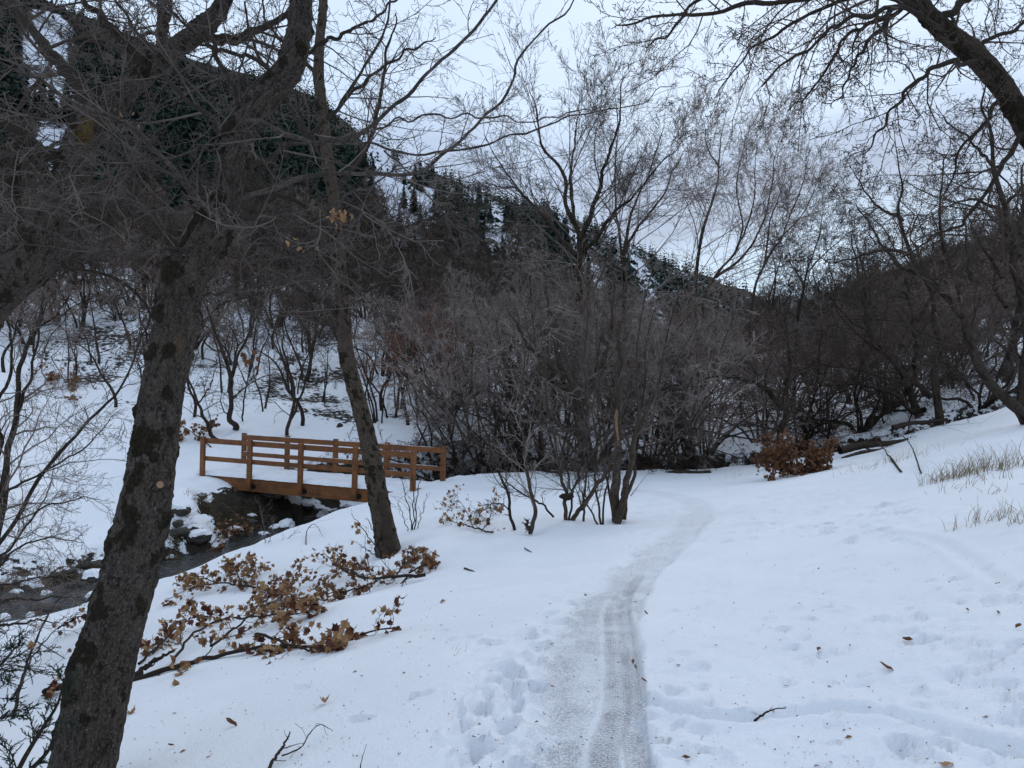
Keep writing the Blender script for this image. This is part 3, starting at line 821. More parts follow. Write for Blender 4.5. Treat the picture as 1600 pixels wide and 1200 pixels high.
# ---------------------------------------------------------------- the big leaning maple, front left
D0 = 3.62
def pxs(L_): return np.array([px(*a) for a in L_])
HT_ = [(40,1560,3.55),(88,1330,3.58),(129,1200,3.60),(149,1100,3.62),(174,1000,3.66),(203,900,3.70),(222,815,3.74),(236,740,3.78),(246,670,3.8),(255,600,3.82),(268,545,3.84),(280,480,3.88),(288,440,3.9),(313,400,3.93),(334,350,3.96),(354,300,4.0),(364,250,4.03),(374,212,4.07),(398,175,4.1),(432,135,4.15),(458,95,4.2),(468,40,4.25),(473,-20,4.3),(480,-140,4.4)]
HR_ = [.19,.165,.150,.140,.131,.128,.124,.114,.107,.102,.106,.104,.102,.098,.094,.082,.076,.070,.072,.076,.074,.066,.056,.045]
hero_o = px(60, 1500, 3.56); hero_o[2] = -0.55
hero = thing('maple_tree', 'big dark leaning mossy trunk, nearest of all, left of the bridge', 'tree', hero_o)
P_h = pxs(HT_) - hero_o
li = [(px(290, 538, 3.72) - hero_o, 0.085), (px(280, 568, 3.72) - hero_o, 0.045)]
kn = [(px(252, 757, 3.64) - hero_o, .045, .03), (px(268, 420, 3.8) - hero_o, .10, .035), (px(312, 500, 3.85) - hero_o, .05, .03), (px(230, 700, 3.7) - hero_o, .06, .015), (px(200, 980, 3.6) - hero_o, .07, .012)]
me, Ch, Rh = trunk_mesh('trunk', P_h, HR_, 100, 460, M_BARK, 4, 0.075, 0.09, kn, mossy=0.62, lichen=li, flare=0.5)
obj('trunk', me, hero)
# cut branch stub
def stub(parent, p, n, r, seed):
    n = nrm(np.asarray(n, float)[None])[0]
    P = np.array([[p - n * r, p + n * r * 0.9]])
    a = Acc(); V, Fq = tubes(P, np.array([[r * 1.25, r]]), 16); a.add(V, Fq)
    o = obj('branch_stub', a.mesh('branch_stub', M_BARKD), parent)
    c = V[16:32]; cc = c.mean(0)[None] + n * 0.004
    Fc = np.array([[i, (i + 1) % 16, 16] for i in range(16)])
    obj('cut_face', mesh_np('cut_face', np.vstack([cc + (c - cc) * .86, cc + n * .002]), Fc, M_CUT), o)
stub(hero, px(252, 757, 3.655) - hero_o, (0.15, -1, 0.1), 0.020, 1)
def limb(parent, pts, r0, r1, seed, origin, mat=M_BARKD, sides=8, n=40, mossy=0.0, jit=0.02, lscale=1.0):
    C = catmull(np.asarray(pts) - origin, n)
    rng = np.random.default_rng(seed)
    j = np.stack([vnoise(np.arange(n) * 0.35, np.full(n, seed * 3.1 + k), seed=seed + k) for k in range(3)], 1) * jit
    j[0] = 0
    C = C + j * np.minimum(np.arange(n) / 5.0, 1)[:, None]
    R = (np.linspace(1, 0, n) ** 0.8 * (r0 - r1) + r1) * lscale * (1 + .08 * rng.normal(0, 1, n))
    V, Fq = tubes(C[None], R[None], sides)
    uv = None
    o = obj('limb', mesh_np('limb', V, Fq, mat), parent)
    return C[None], R[None]
rH = np.random.default_rng(11)
limbs = []
hl = [ # image-traced limbs of the big tree
 ([(372,192,4.05),(410,188,3.95),(450,208,3.8),(505,222,3.7),(560,208,3.6),(605,178,3.5),(660,125,3.4),(705,75,3.3),(765,15,3.2),(810,-50,3.1)], .020, .006),
 ([(350,318,3.95),(420,300,4.1),(500,272,4.25),(570,274,4.3),(652,268,4.25),(700,232,4.2),(748,196,4.15),(790,140,4.1),(820,80,4.0),(868,30,3.9),(910,-20,3.9)], .022, .004),
 ([(430,225,4.0),(530,222,3.9),(610,234,3.8),(700,238,3.7),(780,222,3.6),(860,190,3.5),(930,176,3.4),(1000,160,3.3),(1050,125,3.2)], .011, .002),
 ([(560,212,3.6),(640,185,3.55),(720,180,3.5),(800,188,3.4),(880,182,3.4),(950,165,3.4)], .008, .002),
 ([(600,235,4.2),(640,270,4.2),(690,330,4.1),(740,368,4.0),(800,390,3.9),(850,405,3.8)], .008, .0025),
 ([(340,345,3.93),(300,300,3.7),(250,240,3.5),(190,190,3.3),(120,160,3.1),(30,110,2.9),(-40,80,2.8)], .022, .005),
 ([(368,235,4.0),(330,190,4.1),(270,130,4.3),(230,70,4.5),(180,0,4.7),(150,-60,4.8)], .024, .008),
 ([(310,398,3.9),(250,390,3.7),(180,400,3.5),(110,380,3.3),(30,340,3.1),(-40,320,3.0)], .016, .004),
 ([(330,375,3.9),(380,350,3.7),(440,340,3.5),(520,320,3.3),(580,290,3.1),(640,250,2.9)], .014, .003),
 ([(356,290,4.0),(400,255,4.3),(450,230,4.6),(520,180,4.9),(560,120,5.2),(600,50,5.4),(610,-40,5.5)], .026, .008),
 ([(385,190,4.1),(370,140,4.2),(340,90,4.3),(330,40,4.4),(345,-30,4.5)], .026, .010),
 ([(365,225,4.0),(300,235,3.8),(220,262,3.6),(150,270,3.4),(110,268,3.3)], .012, .003),
 ([(440,120,4.15),(390,90,4.4),(330,70,4.6),(270,20,4.8),(230,-40,5)], .022, .008),
 ([(460,90,4.2),(520,60,4.4),(580,30,4.6),(640,-20,4.8)], .020, .007),
 ([(290,470,3.9),(350,455,4.1),(400,430,4.3),(440,400,4.5),(500,380,4.8)], .012, .003),
 ([(345,330,3.95),(260,330,4.2),(170,310,4.5),(90,320,4.8),(10,300,5.0)], .016, .004),
]
for i, (p, a, b) in enumerate(hl):
    limbs.append(limb(hero, pxs(p), a, b, 100 + i, hero_o, M_BARKD if i in (6, 9, 10, 12, 13) else M_LIMB, jit=.018, lscale=.66, n=56))
LP = np.concatenate([a for a, _ in limbs]); LR = np.concatenate([b for _, b in limbs])
ac = Acc()
# fewer, longer shoots on the clear right-hand limbs, denser ones within the crown
o1 = levels(ac, LP[:5], LR[:5], [dict(per=11, t0=.2, t1=.97, ang=42, ln=.26, rf=.42, K=7, wob=.25, up=.30, sides=4),
     dict(per=4, t0=.2, t1=.95, ang=42, ln=.36, rf=.55, K=5, wob=.30, up=.25),
     dict(per=4, t0=.25, t1=1, ang=45, ln=.40, rf=.7, K=3, wob=.25, up=.1, rmin=.0016)], rH)
ac2 = Acc()
o2 = levels(ac2, LP[5:], LR[5:], [dict(per=10, t0=.08, t1=.97, ang=52, ln=.66, rf=.50, K=9, wob=.30, up=.10, sides=4, rmin=.003),
     dict(per=7, t0=.12, t1=.97, ang=48, ln=.5, rf=.55, K=6, wob=.3, up=.12, rmin=.0024),
     dict(per=5, t0=.15, t1=1, ang=50, ln=.45, rf=.65, K=4, wob=.4, up=.1, rmin=.0019),
     ], rH)
obj('crown', ac.mesh('crown', M_TW_G), hero)
obj('crown', ac2.mesh('crown', M_TW_G), hero)

# ---------------------------------------------------------------- mossy tree at the far left
lo = px(-130, 900, 5.6); lo[2] = gz(lo[0], lo[1]) - .05
left_t = thing('maple_tree', 'mossy crooked tree leaning in over the left edge, light brown torn bark on its bend', 'tree', lo)
PL = [(-180,1000,5.6),(-150,800,5.55),(-95,600,5.5),(-40,500,5.4),(10,440,5.3),(60,400,5.25),(100,320,5.2),(120,250,5.15),(142,195,5.15),(175,160,5.2),(215,125,5.3),(260,85,5.4),(310,50,5.5),(345,10,5.6),(370,-60,5.7)]
me, Cl, Rl = trunk_mesh('trunk', pxs(PL) - lo, [.20,.18,.17,.165,.155,.135,.11,.105,.105,.09,.08,.072,.066,.058,.05], 60, 300, M_BARK, 14, 0.12, 0.07, mossy=0.75, lichen=[(px(135, 215, 5.0) - lo, .13)])
obj('trunk', me, left_t)
ll = [([(40,410,5.25),(30,340,5.3),(20,290,5.3),(30,240,5.3),(10,180,5.3)], .05, .02),
      ([(150,180,5.2),(110,120,5.4),(70,70,5.6),(30,20,5.8),(0,-40,6)], .055, .02),
      ([(120,260,5.15),(60,230,5.0),(0,190,4.9),(-60,160,4.8)], .045, .015),
      ([(250,90,5.4),(255,50,5.5),(250,0,5.6),(240,-50,5.7)], .05, .02),
      ([(220,120,5.3),(200,70,5.2),(160,30,5.2),(110,-20,5.2)], .04, .015),
      ([(140,190,5.15),(180,240,4.9),(200,290,4.7),(205,340,4.5)], .018, .004),
      ([(300,55,5.5),(360,60,5.7),(420,40,5.9),(480,0,6.1)], .045, .012),
      ([(100,330,5.2),(160,345,5.0),(230,330,4.8),(290,300,4.6)], .02, .004),
      ([(60,400,5.25),(120,420,5.2),(190,440,5.1),(230,480,5.0),(220,540,4.9)], .016, .004)]
Ls = [limb(left_t, pxs(p), a, b, 200 + i, lo, M_BARKD, sides=9) for i, (p, a, b) in enumerate(ll)]
LP = np.concatenate([a for a, _ in Ls]); LR = np.concatenate([b for _, b in Ls])
ac = Acc()
levels(ac, LP, LR, [dict(per=11, t0=.12, t1=.97, ang=55, ln=.75, rf=.4, K=9, wob=.5, up=.06, sides=4),
     dict(per=7, t0=.12, t1=.97, ang=50, ln=.45, rf=.55, K=6, wob=.45, up=.05, rmin=.0035),
     dict(per=5, t0=.15, t1=1, ang=50, ln=.45, rf=.65, K=4, wob=.45, up=.05, rmin=.003)], rH)
obj('crown', ac.mesh('crown', M_TW_D), left_t)

# ---------------------------------------------------------------- slim tree in front of the bridge
sg = ghit(606, 858)
so_ = np.array([sg[0], sg[1], sg[2] - .1])
slim = thing('maple_tree', 'slim straight-leaning tree standing in the snow just in front of the bridge railing', 'tree', so_)
d = sg[1]
PS = [(612,895,d),(603,840,d),(592,780,d+.05),(580,710,d+.1),(566,650,d+.2),(552,600,d+.3),(541,550,d+.3),(537,500,d+.4),(534,450,d+.4),(528,400,d+.4),(524,350,d+.5),(520,300,d+.5),(510,240,d+.5),(505,180,d+.6),(498,120,d+.6),(500,60,d+.6),(505,0,d+.6),(500,-80,d+.6)]
me, Cs, Rs = trunk_mesh('trunk', pxs(PS) - so_, [.24,.18,.16,.145,.136,.13,.124,.118,.12,.115,.11,.105,.10,.095,.09,.08,.07,.06], 44, 360, M_BARK2, 24, 0.07, 0.07, mossy=0.25, flare=0.25)
obj('trunk', me, slim)
stem2 = [(610,865,d-.12),(604,825,d-.10),(596,770,d-.05)]
limb(slim, pxs([(606,880,d-.16),(608,845,d-.14),(602,805,d-.12),(592,770,d-.05)]), .10, .06, 230, so_, M_BARK2, sides=14)
sl = [([(536,500,d+.4),(505,470,d+.2),(470,450,d),(430,420,d-.3),(390,380,d-.6)], .07, .012),
      ([(532,440,d+.4),(560,400,d+.5),(600,370,d+.6),(660,345,d+.7),(720,340,d+.8)], .05, .01),
      ([(526,370,d+.4),(480,330,d),(430,300,d-.4),(380,290,d-.8)], .06, .012),
      ([(520,300,d+.5),(560,250,d+.8),(590,180,d+1),(600,100,d+1.2),(620,20,d+1.4)], .075, .015),
      ([(512,250,d+.5),(470,200,d+.4),(440,140,d+.3),(400,80,d+.2),(380,0,d)], .065, .015),
      ([(505,190,d+.6),(545,150,d+.5),(590,110,d+.3),(640,80,d+.1),(680,60,d)], .05, .01),
      ([(500,120,d+.6),(460,80,d+1),(420,40,d+1.4),(400,-30,d+1.6)], .05, .012),
      ([(534,460,d+.4),(580,450,d),(640,440,d-.4),(690,450,d-.8)], .04, .008),
      ([(540,520,d+.3),(500,500,d+.8),(455,490,d+1.2),(410,500,d+1.6)], .04, .008)]
Ls = [limb(slim, pxs(p), a, b, 240 + i, so_, M_BARKD, sides=9, jit=.05, lscale=.75) for i, (p, a, b) in enumerate(sl)]
LP = np.concatenate([a for a, _ in Ls]); LR = np.concatenate([b for _, b in Ls])
ac = Acc()
levels(ac, LP, LR, [dict(per=11, t0=.15, t1=.97, ang=50, ln=.55, rf=.45, K=9, wob=.5, up=.12, sides=4, lmin=.2),
     dict(per=7, t0=.12, t1=.97, ang=50, ln=.48, rf=.5, K=6, wob=.5, up=.12, rmin=.003),
     dict(per=6, t0=.15, t1=1, ang=50, ln=.42, rf=.6, K=4, wob=.45, up=.1, rmin=.003)], rH)
obj('crown', ac.mesh('crown', M_TW_D), slim)

# ---------------------------------------------------------------- limb hanging in from the top right, its trunk just outside the frame
ro = np.array([5.6, 5.4, 0.0]); ro[2] = gz(5.6, 5.4) - .1
right_t = thing('maple_tree', 'thick bare limb arching in at the top right corner with drooping dark twigs', 'tree', ro)
PR_ = [np.array([5.7, 5.4, ro[2]]), np.array([5.6, 5.4, 1.2]), np.array([5.3, 5.5, 2.4])]
PR_ = PR_ + [px(1700,330,5.7),px(1650,270,5.75),px(1608,205,5.8),px(1570,140,5.85),px(1525,88,5.9),px(1475,48,5.95),px(1435,5,6.0),px(1400,-50,6.0),px(1350,-110,6.1)]
me, Cr, Rr_ = trunk_mesh('trunk', np.array(PR_) - ro, [.16,.14,.12,.095,.090,.084,.080,.080,.078,.068,.062,.055], 50, 260, M_BARKD, 34, 0.10, 0.06, mossy=0.35, lichen=[(px(1545, 120, 5.75) - ro, .25), (px(1480, 60, 5.85) - ro, .2)])
obj('trunk', me, right_t)
rl = [([(1440,15,6),(1380,-5,5.8),(1310,-10,5.6),(1220,0,5.4),(1120,15,5.2),(1040,25,5.1),(965,45,5)], .042, .008),
      ([(1480,50,5.95),(1420,20,5.6),(1350,20,5.3),(1290,50,5.1),(1240,90,5.0),(1190,140,4.9)], .035, .006),
      ([(1430,0,6),(1370,30,6.2),(1320,60,6.4),(1280,120,6.6),(1230,180,6.8)], .035, .006),
      ([(1400,-40,6),(1320,-60,6),(1220,-50,6),(1130,-20,6),(1060,30,6),(1010,80,6)], .042, .008),
      ([(1380,-30,6),(1300,10,6.1),(1230,40,6.2),(1170,80,6.3),(1120,150,6.4)], .03, .006),
      ([(1420,0,6),(1360,60,5.9),(1330,110,5.8),(1300,170,5.8)], .028, .005),
      ([(1535,95,5.9),(1480,100,5.6),(1430,130,5.4),(1390,180,5.3),(1350,240,5.2)], .035, .006),
      ([(1570,150,5.9),(1540,190,5.7),(1500,240,5.6),(1480,300,5.5)], .03, .005),
      ([(1460,30,6),(1510,0,6.2),(1560,-40,6.4),(1620,-60,6.6)], .05, .02),
      ([(1510,75,5.9),(1560,60,6),(1620,30,6.2),(1680,20,6.4)], .03, .01),
      ([(1600,200,5.8),(1570,260,5.6),(1530,320,5.5),(1480,360,5.4),(1400,400,5.3)], .035, .005)]
Ls = [limb(right_t, pxs(p), a, b, 260 + i, ro, M_BARKD, sides=8, jit=.03, lscale=.62) for i, (p, a, b) in enumerate(rl)]
LP = np.concatenate([a for a, _ in Ls]); LR = np.concatenate([b for _, b in Ls])
ac = Acc()
levels(ac, LP, LR, [dict(per=15, t0=.12, t1=.97, ang=52, ln=.52, rf=.5, K=8, wob=.35, up=-.38, sides=4, rmin=.004),
     dict(per=9, t0=.12, t1=.97, ang=48, ln=.42, rf=.55, K=5, wob=.4, up=-.3, jag=.12),
     dict(per=6, t0=.15, t1=1, ang=50, ln=.36, rf=.65, K=3, wob=.4, up=-.1, rmin=.0030, jag=.15)], rH)
obj('crown', ac.mesh('crown', M_TW_D), right_t)
print('hero trees', round(time.time() - T0, 1))

# ---------------------------------------------------------------- freestanding trees by distance
def spine_tree(label, stems, main, lv, tw, tm, group=None, seed=1, name='bare_tree', origin=None, bark=True, tsides=10):
    """stems: list of (pixel path with distances, r0, r1); first point of the first stem is the foot"""
    rng = np.random.default_rng(seed)
    f = px(*stems[0][0][0])
    f = np.array([f[0], f[1], gz(f[0], f[1]) - .05]) if origin is None else origin
    t = thing(name, label, 'tree', f, group=group)
    PPs, RRs = [], []
    for i, (p, r0, r1) in enumerate(stems):
        W = pxs(p) - f
        if i == 0 and origin is None: W[0] = (W[0][0], W[0][1], -.15)
        n = 60
        C = catmull(W, n)
        j = np.stack([fbm(np.arange(n) * 0.16, np.full(n, seed * 3.1 + k + i), octs=2, seed=seed + k) for k in range(3)], 1) * r0 * 0.9
        C = C + j * np.minimum(np.arange(n) / 6, 1)[:, None]
        R = ((1 - np.linspace(0, 1, n)) ** 1.15 * (r0 - r1) + r1) * .72
        if i == 0: R = R * (1 + .35 * np.exp(-np.arange(n) / 2.0))
        me, _, _ = trunk_mesh('trunk', C, R, tsides, 60, tm, seed + i, 0.08, 0.08, mossy=0.3, small=False)
        obj('trunk' if i == 0 else 'limb', me, t)
        PPs.append(C[::3]); RRs.append(R[::3])
    ac = Acc()
    P, R = np.array(PPs), np.array(RRs)
    levels(ac, P, R, lv, rng)
    obj('crown', ac.mesh('crown', tw), t)
    return t
LV_fine = [dict(per=19, t0=.16, t1=.98, ang=42, ln=.46, rf=.42, K=6, wob=.16, up=.0, lpow=.5, tpow=1.0, sides=3, lmin=.7),
           dict(per=9, t0=.15, t1=.98, ang=34, ln=.46, rf=.5, K=4, wob=.15, up=.06, rmin=.009, tpow=.8),
           dict(per=6, t0=.15, t1=1, ang=40, ln=.52, rf=.6, K=3, wob=.15, up=.10, rmin=.0078),
           dict(per=3, t0=.15, t1=1, ang=40, ln=.6, rf=.8, K=2, wob=.3, up=.2, rmin=.0065)]
# cottonwoods that rise over the thicket against the sky
RET = []
def cw(label, X, base, fans, D, seed, tw, tm, lv=LV_fine, r=.22):
    """X, base: pixel of the crotch; fans: list of limb tips and bends"""
    st = []
    for k, (pts, rr) in enumerate(fans):
        st.append(([(a, b, D + (k % 3 - 1) * 1.2 * (i > 0) * min(i, 3) / 2) for i, (a, b) in enumerate(pts)], rr, rr * .035))
    RET.append((label, spine_tree(label, st, None, lv, tw, tm, seed=seed))); return RET[-1][1]
cw('wide cottonwood with a dark forked trunk rising over the middle of the thicket', 0, 0,
   [([(905,700),(900,600),(905,500),(905,400),(897,340),(875,280),(850,220),(830,160),(815,110)], .30),
    ([(905,420),(915,350),(935,290),(950,250),(965,190),(975,130),(985,100)], .20),
    ([(900,400),(870,360),(840,320),(810,300),(775,290),(740,285)], .17),
    ([(908,410),(930,370),(965,330),(1000,290),(1050,240),(1075,205)], .15),
    ([(897,345),(890,290),(900,230),(905,170),(900,120)], .12),
    ([(880,375),(850,340),(790,270),(760,215),(750,170)], .10)], 34, 301, M_TW_G, M_BARKD)
cw('pale grey cottonwood beside the dark forked one, leaning right', 0, 0,
   [([(985,700),(980,560),(972,450),(975,380),(990,330),(1010,280),(1030,220),(1040,170)], .20),
    ([(975,400),(1000,350),(1035,305),(1060,250),(1090,210)], .12),
    ([(974,420),(965,350),(960,280),(965,210),(960,140)], .11)], 36, 302, M_TW_P, M_BARK2)
cw('broad cottonwood with brown seed clusters, left of the valley gap', 0, 0,
   [([(1090,700),(1088,560),(1087,440),(1095,360),(1110,310),(1125,260),(1130,200),(1140,155)], .19),
    ([(1088,560),(1100,470),(1120,430),(1150,395),(1160,350),(1150,290),(1165,220),(1190,170)], .15),
    ([(1120,432),(1160,400),(1190,350),(1205,290),(1215,230),(1225,200)], .11),
    ([(1125,262),(1105,230),(1100,190),(1085,165)], .07),
    ([(1150,390),(1175,330),(1180,260),(1185,200)], .08)], 40, 303, M_TW_B, M_BARK2)
cw('smaller cottonwood leaning right over the lowest part of the valley', 0, 0,
   [([(1165,700),(1170,560),(1178,460),(1195,410),(1220,370),(1245,310),(1262,250),(1265,210)], .15),
    ([(1195,410),(1205,340),(1225,280),(1225,230)], .08),
    ([(1215,375),(1250,340),(1275,290),(1290,240)], .07)], 44, 304, M_TW_B, M_BARK2)
cw('thin young tree with level side branches, right of the valley gap', 0, 0,
   [([(1240,700),(1243,580),(1248,490),(1258,440),(1270,400),(1285,340),(1290,290)], .14),
    ([(1262,425),(1290,395),(1320,370),(1345,350)], .06),
    ([(1256,445),(1235,410),(1215,370)], .05)], 38, 305, M_TW_G, M_BARKD)
LV_small = [dict(per=11, t0=.2, t1=.98, ang=50, ln=.42, rf=.42, K=7, wob=.5, up=.1, lmin=.2),
           dict(per=7, t0=.12, t1=.98, ang=46, ln=.5, rf=.5, K=4, wob=.4, up=.1, rmin=.006),
           dict(per=5, t0=.15, t1=1, ang=45, ln=.55, rf=.7, K=2, wob=.4, up=.05, rmin=.0055)]
LV_craggy = [dict(per=12, t0=.15, t1=.98, ang=52, ln=.48, rf=.42, K=8, wob=.6, up=.05, sides=4, lmin=.2),
           dict(per=9, t0=.12, t1=.98, ang=50, ln=.48, rf=.5, K=5, wob=.5, up=.05, rmin=.006),
           dict(per=5, t0=.15, t1=1, ang=48, ln=.5, rf=.6, K=3, wob=.45, up=.05, rmin=.005),
           dict(per=3, t0=.15, t1=1, ang=40, ln=.75, rf=.8, K=2, wob=.45, up=.05, rmin=.0048)]
cw('dark crooked tree leaning left from the snowbank at the right edge', 0, 0,
   [([(1625,668),(1590,650),(1555,600),(1525,550),(1505,500),(1480,470),(1450,440),(1430,400),(1412,350),(1405,300),(1400,250),(1395,190)], .20),
    ([(1500,490),(1495,440),(1475,380),(1470,310),(1480,240),(1490,190)], .09),
    ([(1445,430),(1400,410),(1370,370),(1345,330),(1310,300)], .08),
    ([(1430,400),(1385,390),(1340,400),(1300,410),(1270,390)], .07),
    ([(1412,345),(1370,320),(1340,280),(1320,240)], .06),
    ([(1520,545),(1470,530),(1420,510),(1370,500),(1320,510)], .07),
    ([(1540,580),(1510,590),(1470,570),(1430,560)], .05)], 19, 306, M_TW_D, M_BARKD, LV_craggy)
cw('tall upright tree behind the leaning one at the right edge', 0, 0,
   [([(1600,640),(1600,560),(1595,480),(1590,420),(1575,370),(1568,320),(1555,260),(1545,190),(1540,120),(1520,60)], .24),
    ([(1575,370),(1560,330),(1530,315),(1500,315),(1470,330),(1430,340)], .10),
    ([(1590,400),(1598,330),(1600,260),(1620,180)], .12),
    ([(1568,320),(1600,290),(1640,250)], .08),
    ([(1555,265),(1520,220),(1480,190),(1450,140)], .07)], 22, 307, M_TW_D, M_BARKD, LV_craggy)
cw('dark fan-shaped tree with two low trunks on the bank, left of the leaning tree', 0, 0,
   [([(1470,640),(1462,600),(1470,540),(1455,480),(1440,420),(1430,360),(1440,300)], .20),
    ([(1455,620),(1430,600),(1390,560),(1350,530),(1310,490),(1290,450)], .15),
    ([(1445,640),(1420,640),(1380,610),(1330,600),(1270,605),(1210,610)], .13),
    ([(1468,600),(1500,560),(1520,500),(1540,450)], .12),
    ([(1420,600),(1370,585),(1310,575),(1250,560)], .08)], 25, 308, M_TW_D, M_BARKD, LV_craggy)
cw('small forked tree growing on the bank just behind the left end of the bridge', 0, 0,
   [([(368,712),(366,660),(362,600),(350,550),(335,510),(322,470),(315,430)], .15),
    ([(362,590),(375,550),(395,510),(410,470),(420,420)], .08),
    ([(350,550),(325,540),(300,500),(285,450)], .06),
    ([(364,620),(390,600),(420,585)], .03)], 26, 309, M_TW_D, M_BARKD, LV_small)
cw('dark stem leaning left behind the left end of the bridge rail', 0, 0,
   [([(352,712),(335,680),(315,640),(295,600),(280,560),(270,510)], .11),
    ([(310,630),(330,600),(340,560)], .04)], 25, 310, M_TW_D, M_BARKD, LV_small)
cw('twisted twin-stemmed tree growing up behind the middle of the bridge', 0, 0,
   [([(443,705),(450,670),(462,620),(455,580),(440,545),(445,510),(455,470),(450,420)], .10),
    ([(452,660),(470,620),(482,580),(485,540),(490,500)], .07)], 26, 311, M_TW_D, M_BARKD, LV_small)
cw('dark trunk beside the forked tree on the left slope', 0, 0,
   [([(382,700),(380,650),(385,600),(398,550),(405,500),(420,450)], .05),
    ([(384,600),(370,560),(372,520)], .03)], 27, 312, M_TW_D, M_BARKD, LV_small)
cw('heavy dark trunk leaning left in the middle of the thicket', 0, 0,
   [([(925,735),(915,690),(905,640),(880,600),(850,560),(820,520),(790,490)], .30),
    ([(905,640),(930,590),(950,540),(960,480),(955,420)], .18),
    ([(880,600),(870,540),(860,480),(850,430)], .14)], 23.5, 313, M_TW_D, M_BARKD, LV_small)
cw('dark trunk with a low crooked limb between the thicket and the creek', 0, 0,
   [([(1225,715),(1222,680),(1225,620),(1235,560),(1225,500),(1210,450)], .18),
    ([(1224,640),(1200,610),(1150,590),(1100,590),(1050,605),(1000,640)], .13),
    ([(1226,600),(1260,580),(1300,570),(1350,580)], .09)], 24, 314, M_TW_D, M_BARKD, LV_craggy)
for src, X, d, rz, sc, lb in [('tall upright', 1560, 31, 2.1, .9, 'bare dark tree behind the tall upright one at the right'),('dark crooked', 1370, 33, 1.0, .95, 'dark crooked tree standing behind the fan-shaped tree'),
    ('tall upright', 1330, 38, 4.0, .72, 'bare tree between the fan-shaped tree and the valley gap'),('dark fan', 1570, 29, 2.6, 1.0, 'dark spreading tree low on the bank at the right edge'),('tall upright', 1440, 28, 5.3, .8, 'dark upright tree just behind the fan-shaped tree'),
    ('dark crooked', 1650, 30, 3.0, 1.1, 'dark crooked tree half outside the right edge'),('tall upright', 1480, 44, .7, .9, 'farther bare tree on the slope right of the fan-shaped tree')]:
    r_ = [t_ for l_, t_ in RET if l_.startswith(src)][0]; x = (X - 800) / F * d
    dup(r_, (x, d, gz(x, d) - .1), rz, sc, lb)
print('mid trees', round(time.time() - T0, 1))

# ---------------------------------------------------------------- shrubs: a few forms, each copied
def shrub_form(name, label, cat, n_stems, h, spread, r0, lv, tm, tw, seed, wob=.25, up=.3, droop=None):
    rng = np.random.default_rng(seed)
    t = thing(name, label, cat, (0, 0, -200))
    a = rng.uniform(0, 2 * math.pi, n_stems); s = rng.uniform(0.1, 1, n_stems) * spread
    D = np.stack([np.cos(a) * s, np.sin(a) * s, np.ones(n_stems)], 1)
    p0 = np.stack([np.cos(a) * .12 * h * .3, np.sin(a) * .12 * h * .3, np.full(n_stems, -.1)], 1) * rng.uniform(.3, 1.5, (n_stems, 1)); p0[:, 2] = -.1
    P = walk(p0, D, h * rng.uniform(.6, 1.05, n_stems), 12, wob, up, rng)
    R = r0 * rng.uniform(.6, 1.1, (n_stems, 1)) * (np.linspace(1, .2, 12)[None])
    V, Fq = tubes(P, R, 6)
    # stems share one foot
    obj('trunk', mesh_np('trunk', V, Fq, tm), t)
    ac = Acc(); levels(ac, P, R, lv, rng)
    obj('crown', ac.mesh('crown', tw), t)
    return t
used = {}
def put(form, loc, rz, sc, label, group=None):
    """the first use moves the form itself, later ones copy it"""
    if form.name not in used:
        used[form.name] = 1
        form.location = loc; form.rotation_euler = (0, 0, rz); form.scale = (sc, sc, sc) if np.isscalar(sc) else sc
        form['label'] = label
        if group: form['group'] = group
        return form
    if 'group' in form and not group: pass
    o = dup(form, loc, rz, sc, label, group)
    if not group and 'group' in o: del o['group']
    return o
lvS = [dict(per=11, t0=.33, t1=.98, ang=42, ln=.40, rf=.45, K=5, wob=.45, up=.15, sides=3, rmin=.006),
       dict(per=7, t0=.12, t1=.98, ang=44, ln=.5, rf=.6, K=4, wob=.35, up=.1, rmin=.0068),
       dict(per=5, t0=.1, t1=1, ang=45, ln=.65, rf=.8, K=2, wob=.4, up=.05, rmin=.0058)]
lvD = [dict(per=13, t0=.3, t1=.98, ang=60, ln=.42, rf=.42, K=7, wob=.6, up=-.35, sides=3, rmin=.008),
       dict(per=8, t0=.1, t1=.98, ang=50, ln=.5, rf=.5, K=4, wob=.6, up=-.6, rmin=.0075),
       dict(per=6, t0=.1, t1=1, ang=45, ln=.6, rf=.7, K=2, wob=.4, up=-.4, rmin=.0055)]
FORMS = dict(
  pale=shrub_form('thicket_shrub', 'x', 'shrub', 13, 4.6, .75, .035, lvS, M_TW_D, M_TW_P, 501),
  grey=shrub_form('thicket_shrub', 'x', 'shrub', 12, 4.6, .85, .04, lvS, M_TW_D, M_TW_C, 502),
  brown=shrub_form('thicket_shrub', 'x', 'shrub', 12, 4.4, .9, .04, lvS, M_TW_D, M_TW_B, 503),
  droop=shrub_form('thicket_shrub', 'x', 'shrub', 9, 4.2, 1.1, .07, lvD, M_BARKD, M_TW_D, 504, .5, -.1),
  droop2=shrub_form('thicket_shrub', 'x', 'shrub', 10, 3.6, 1.3, .06, lvD, M_BARKD, M_TW_G, 505, .6, -.3),
  rust=shrub_form('thicket_shrub', 'x', 'shrub', 10, 3.2, 1.0, .03, lvS, M_TW_D, M_TW_R, 506))
rs = np.random.default_rng(77)
def sp(form, X, d, sc, label, group=None, rz=None, dz=0.0):
    x = (X - 800) / F * d
    return put(FORMS[form], (x, d, gz(x, d) + dz), rs.uniform(0, 6.28) if rz is None else rz, sc, label, group)
G1 = 'tangled shrubs of the thicket across the middle'
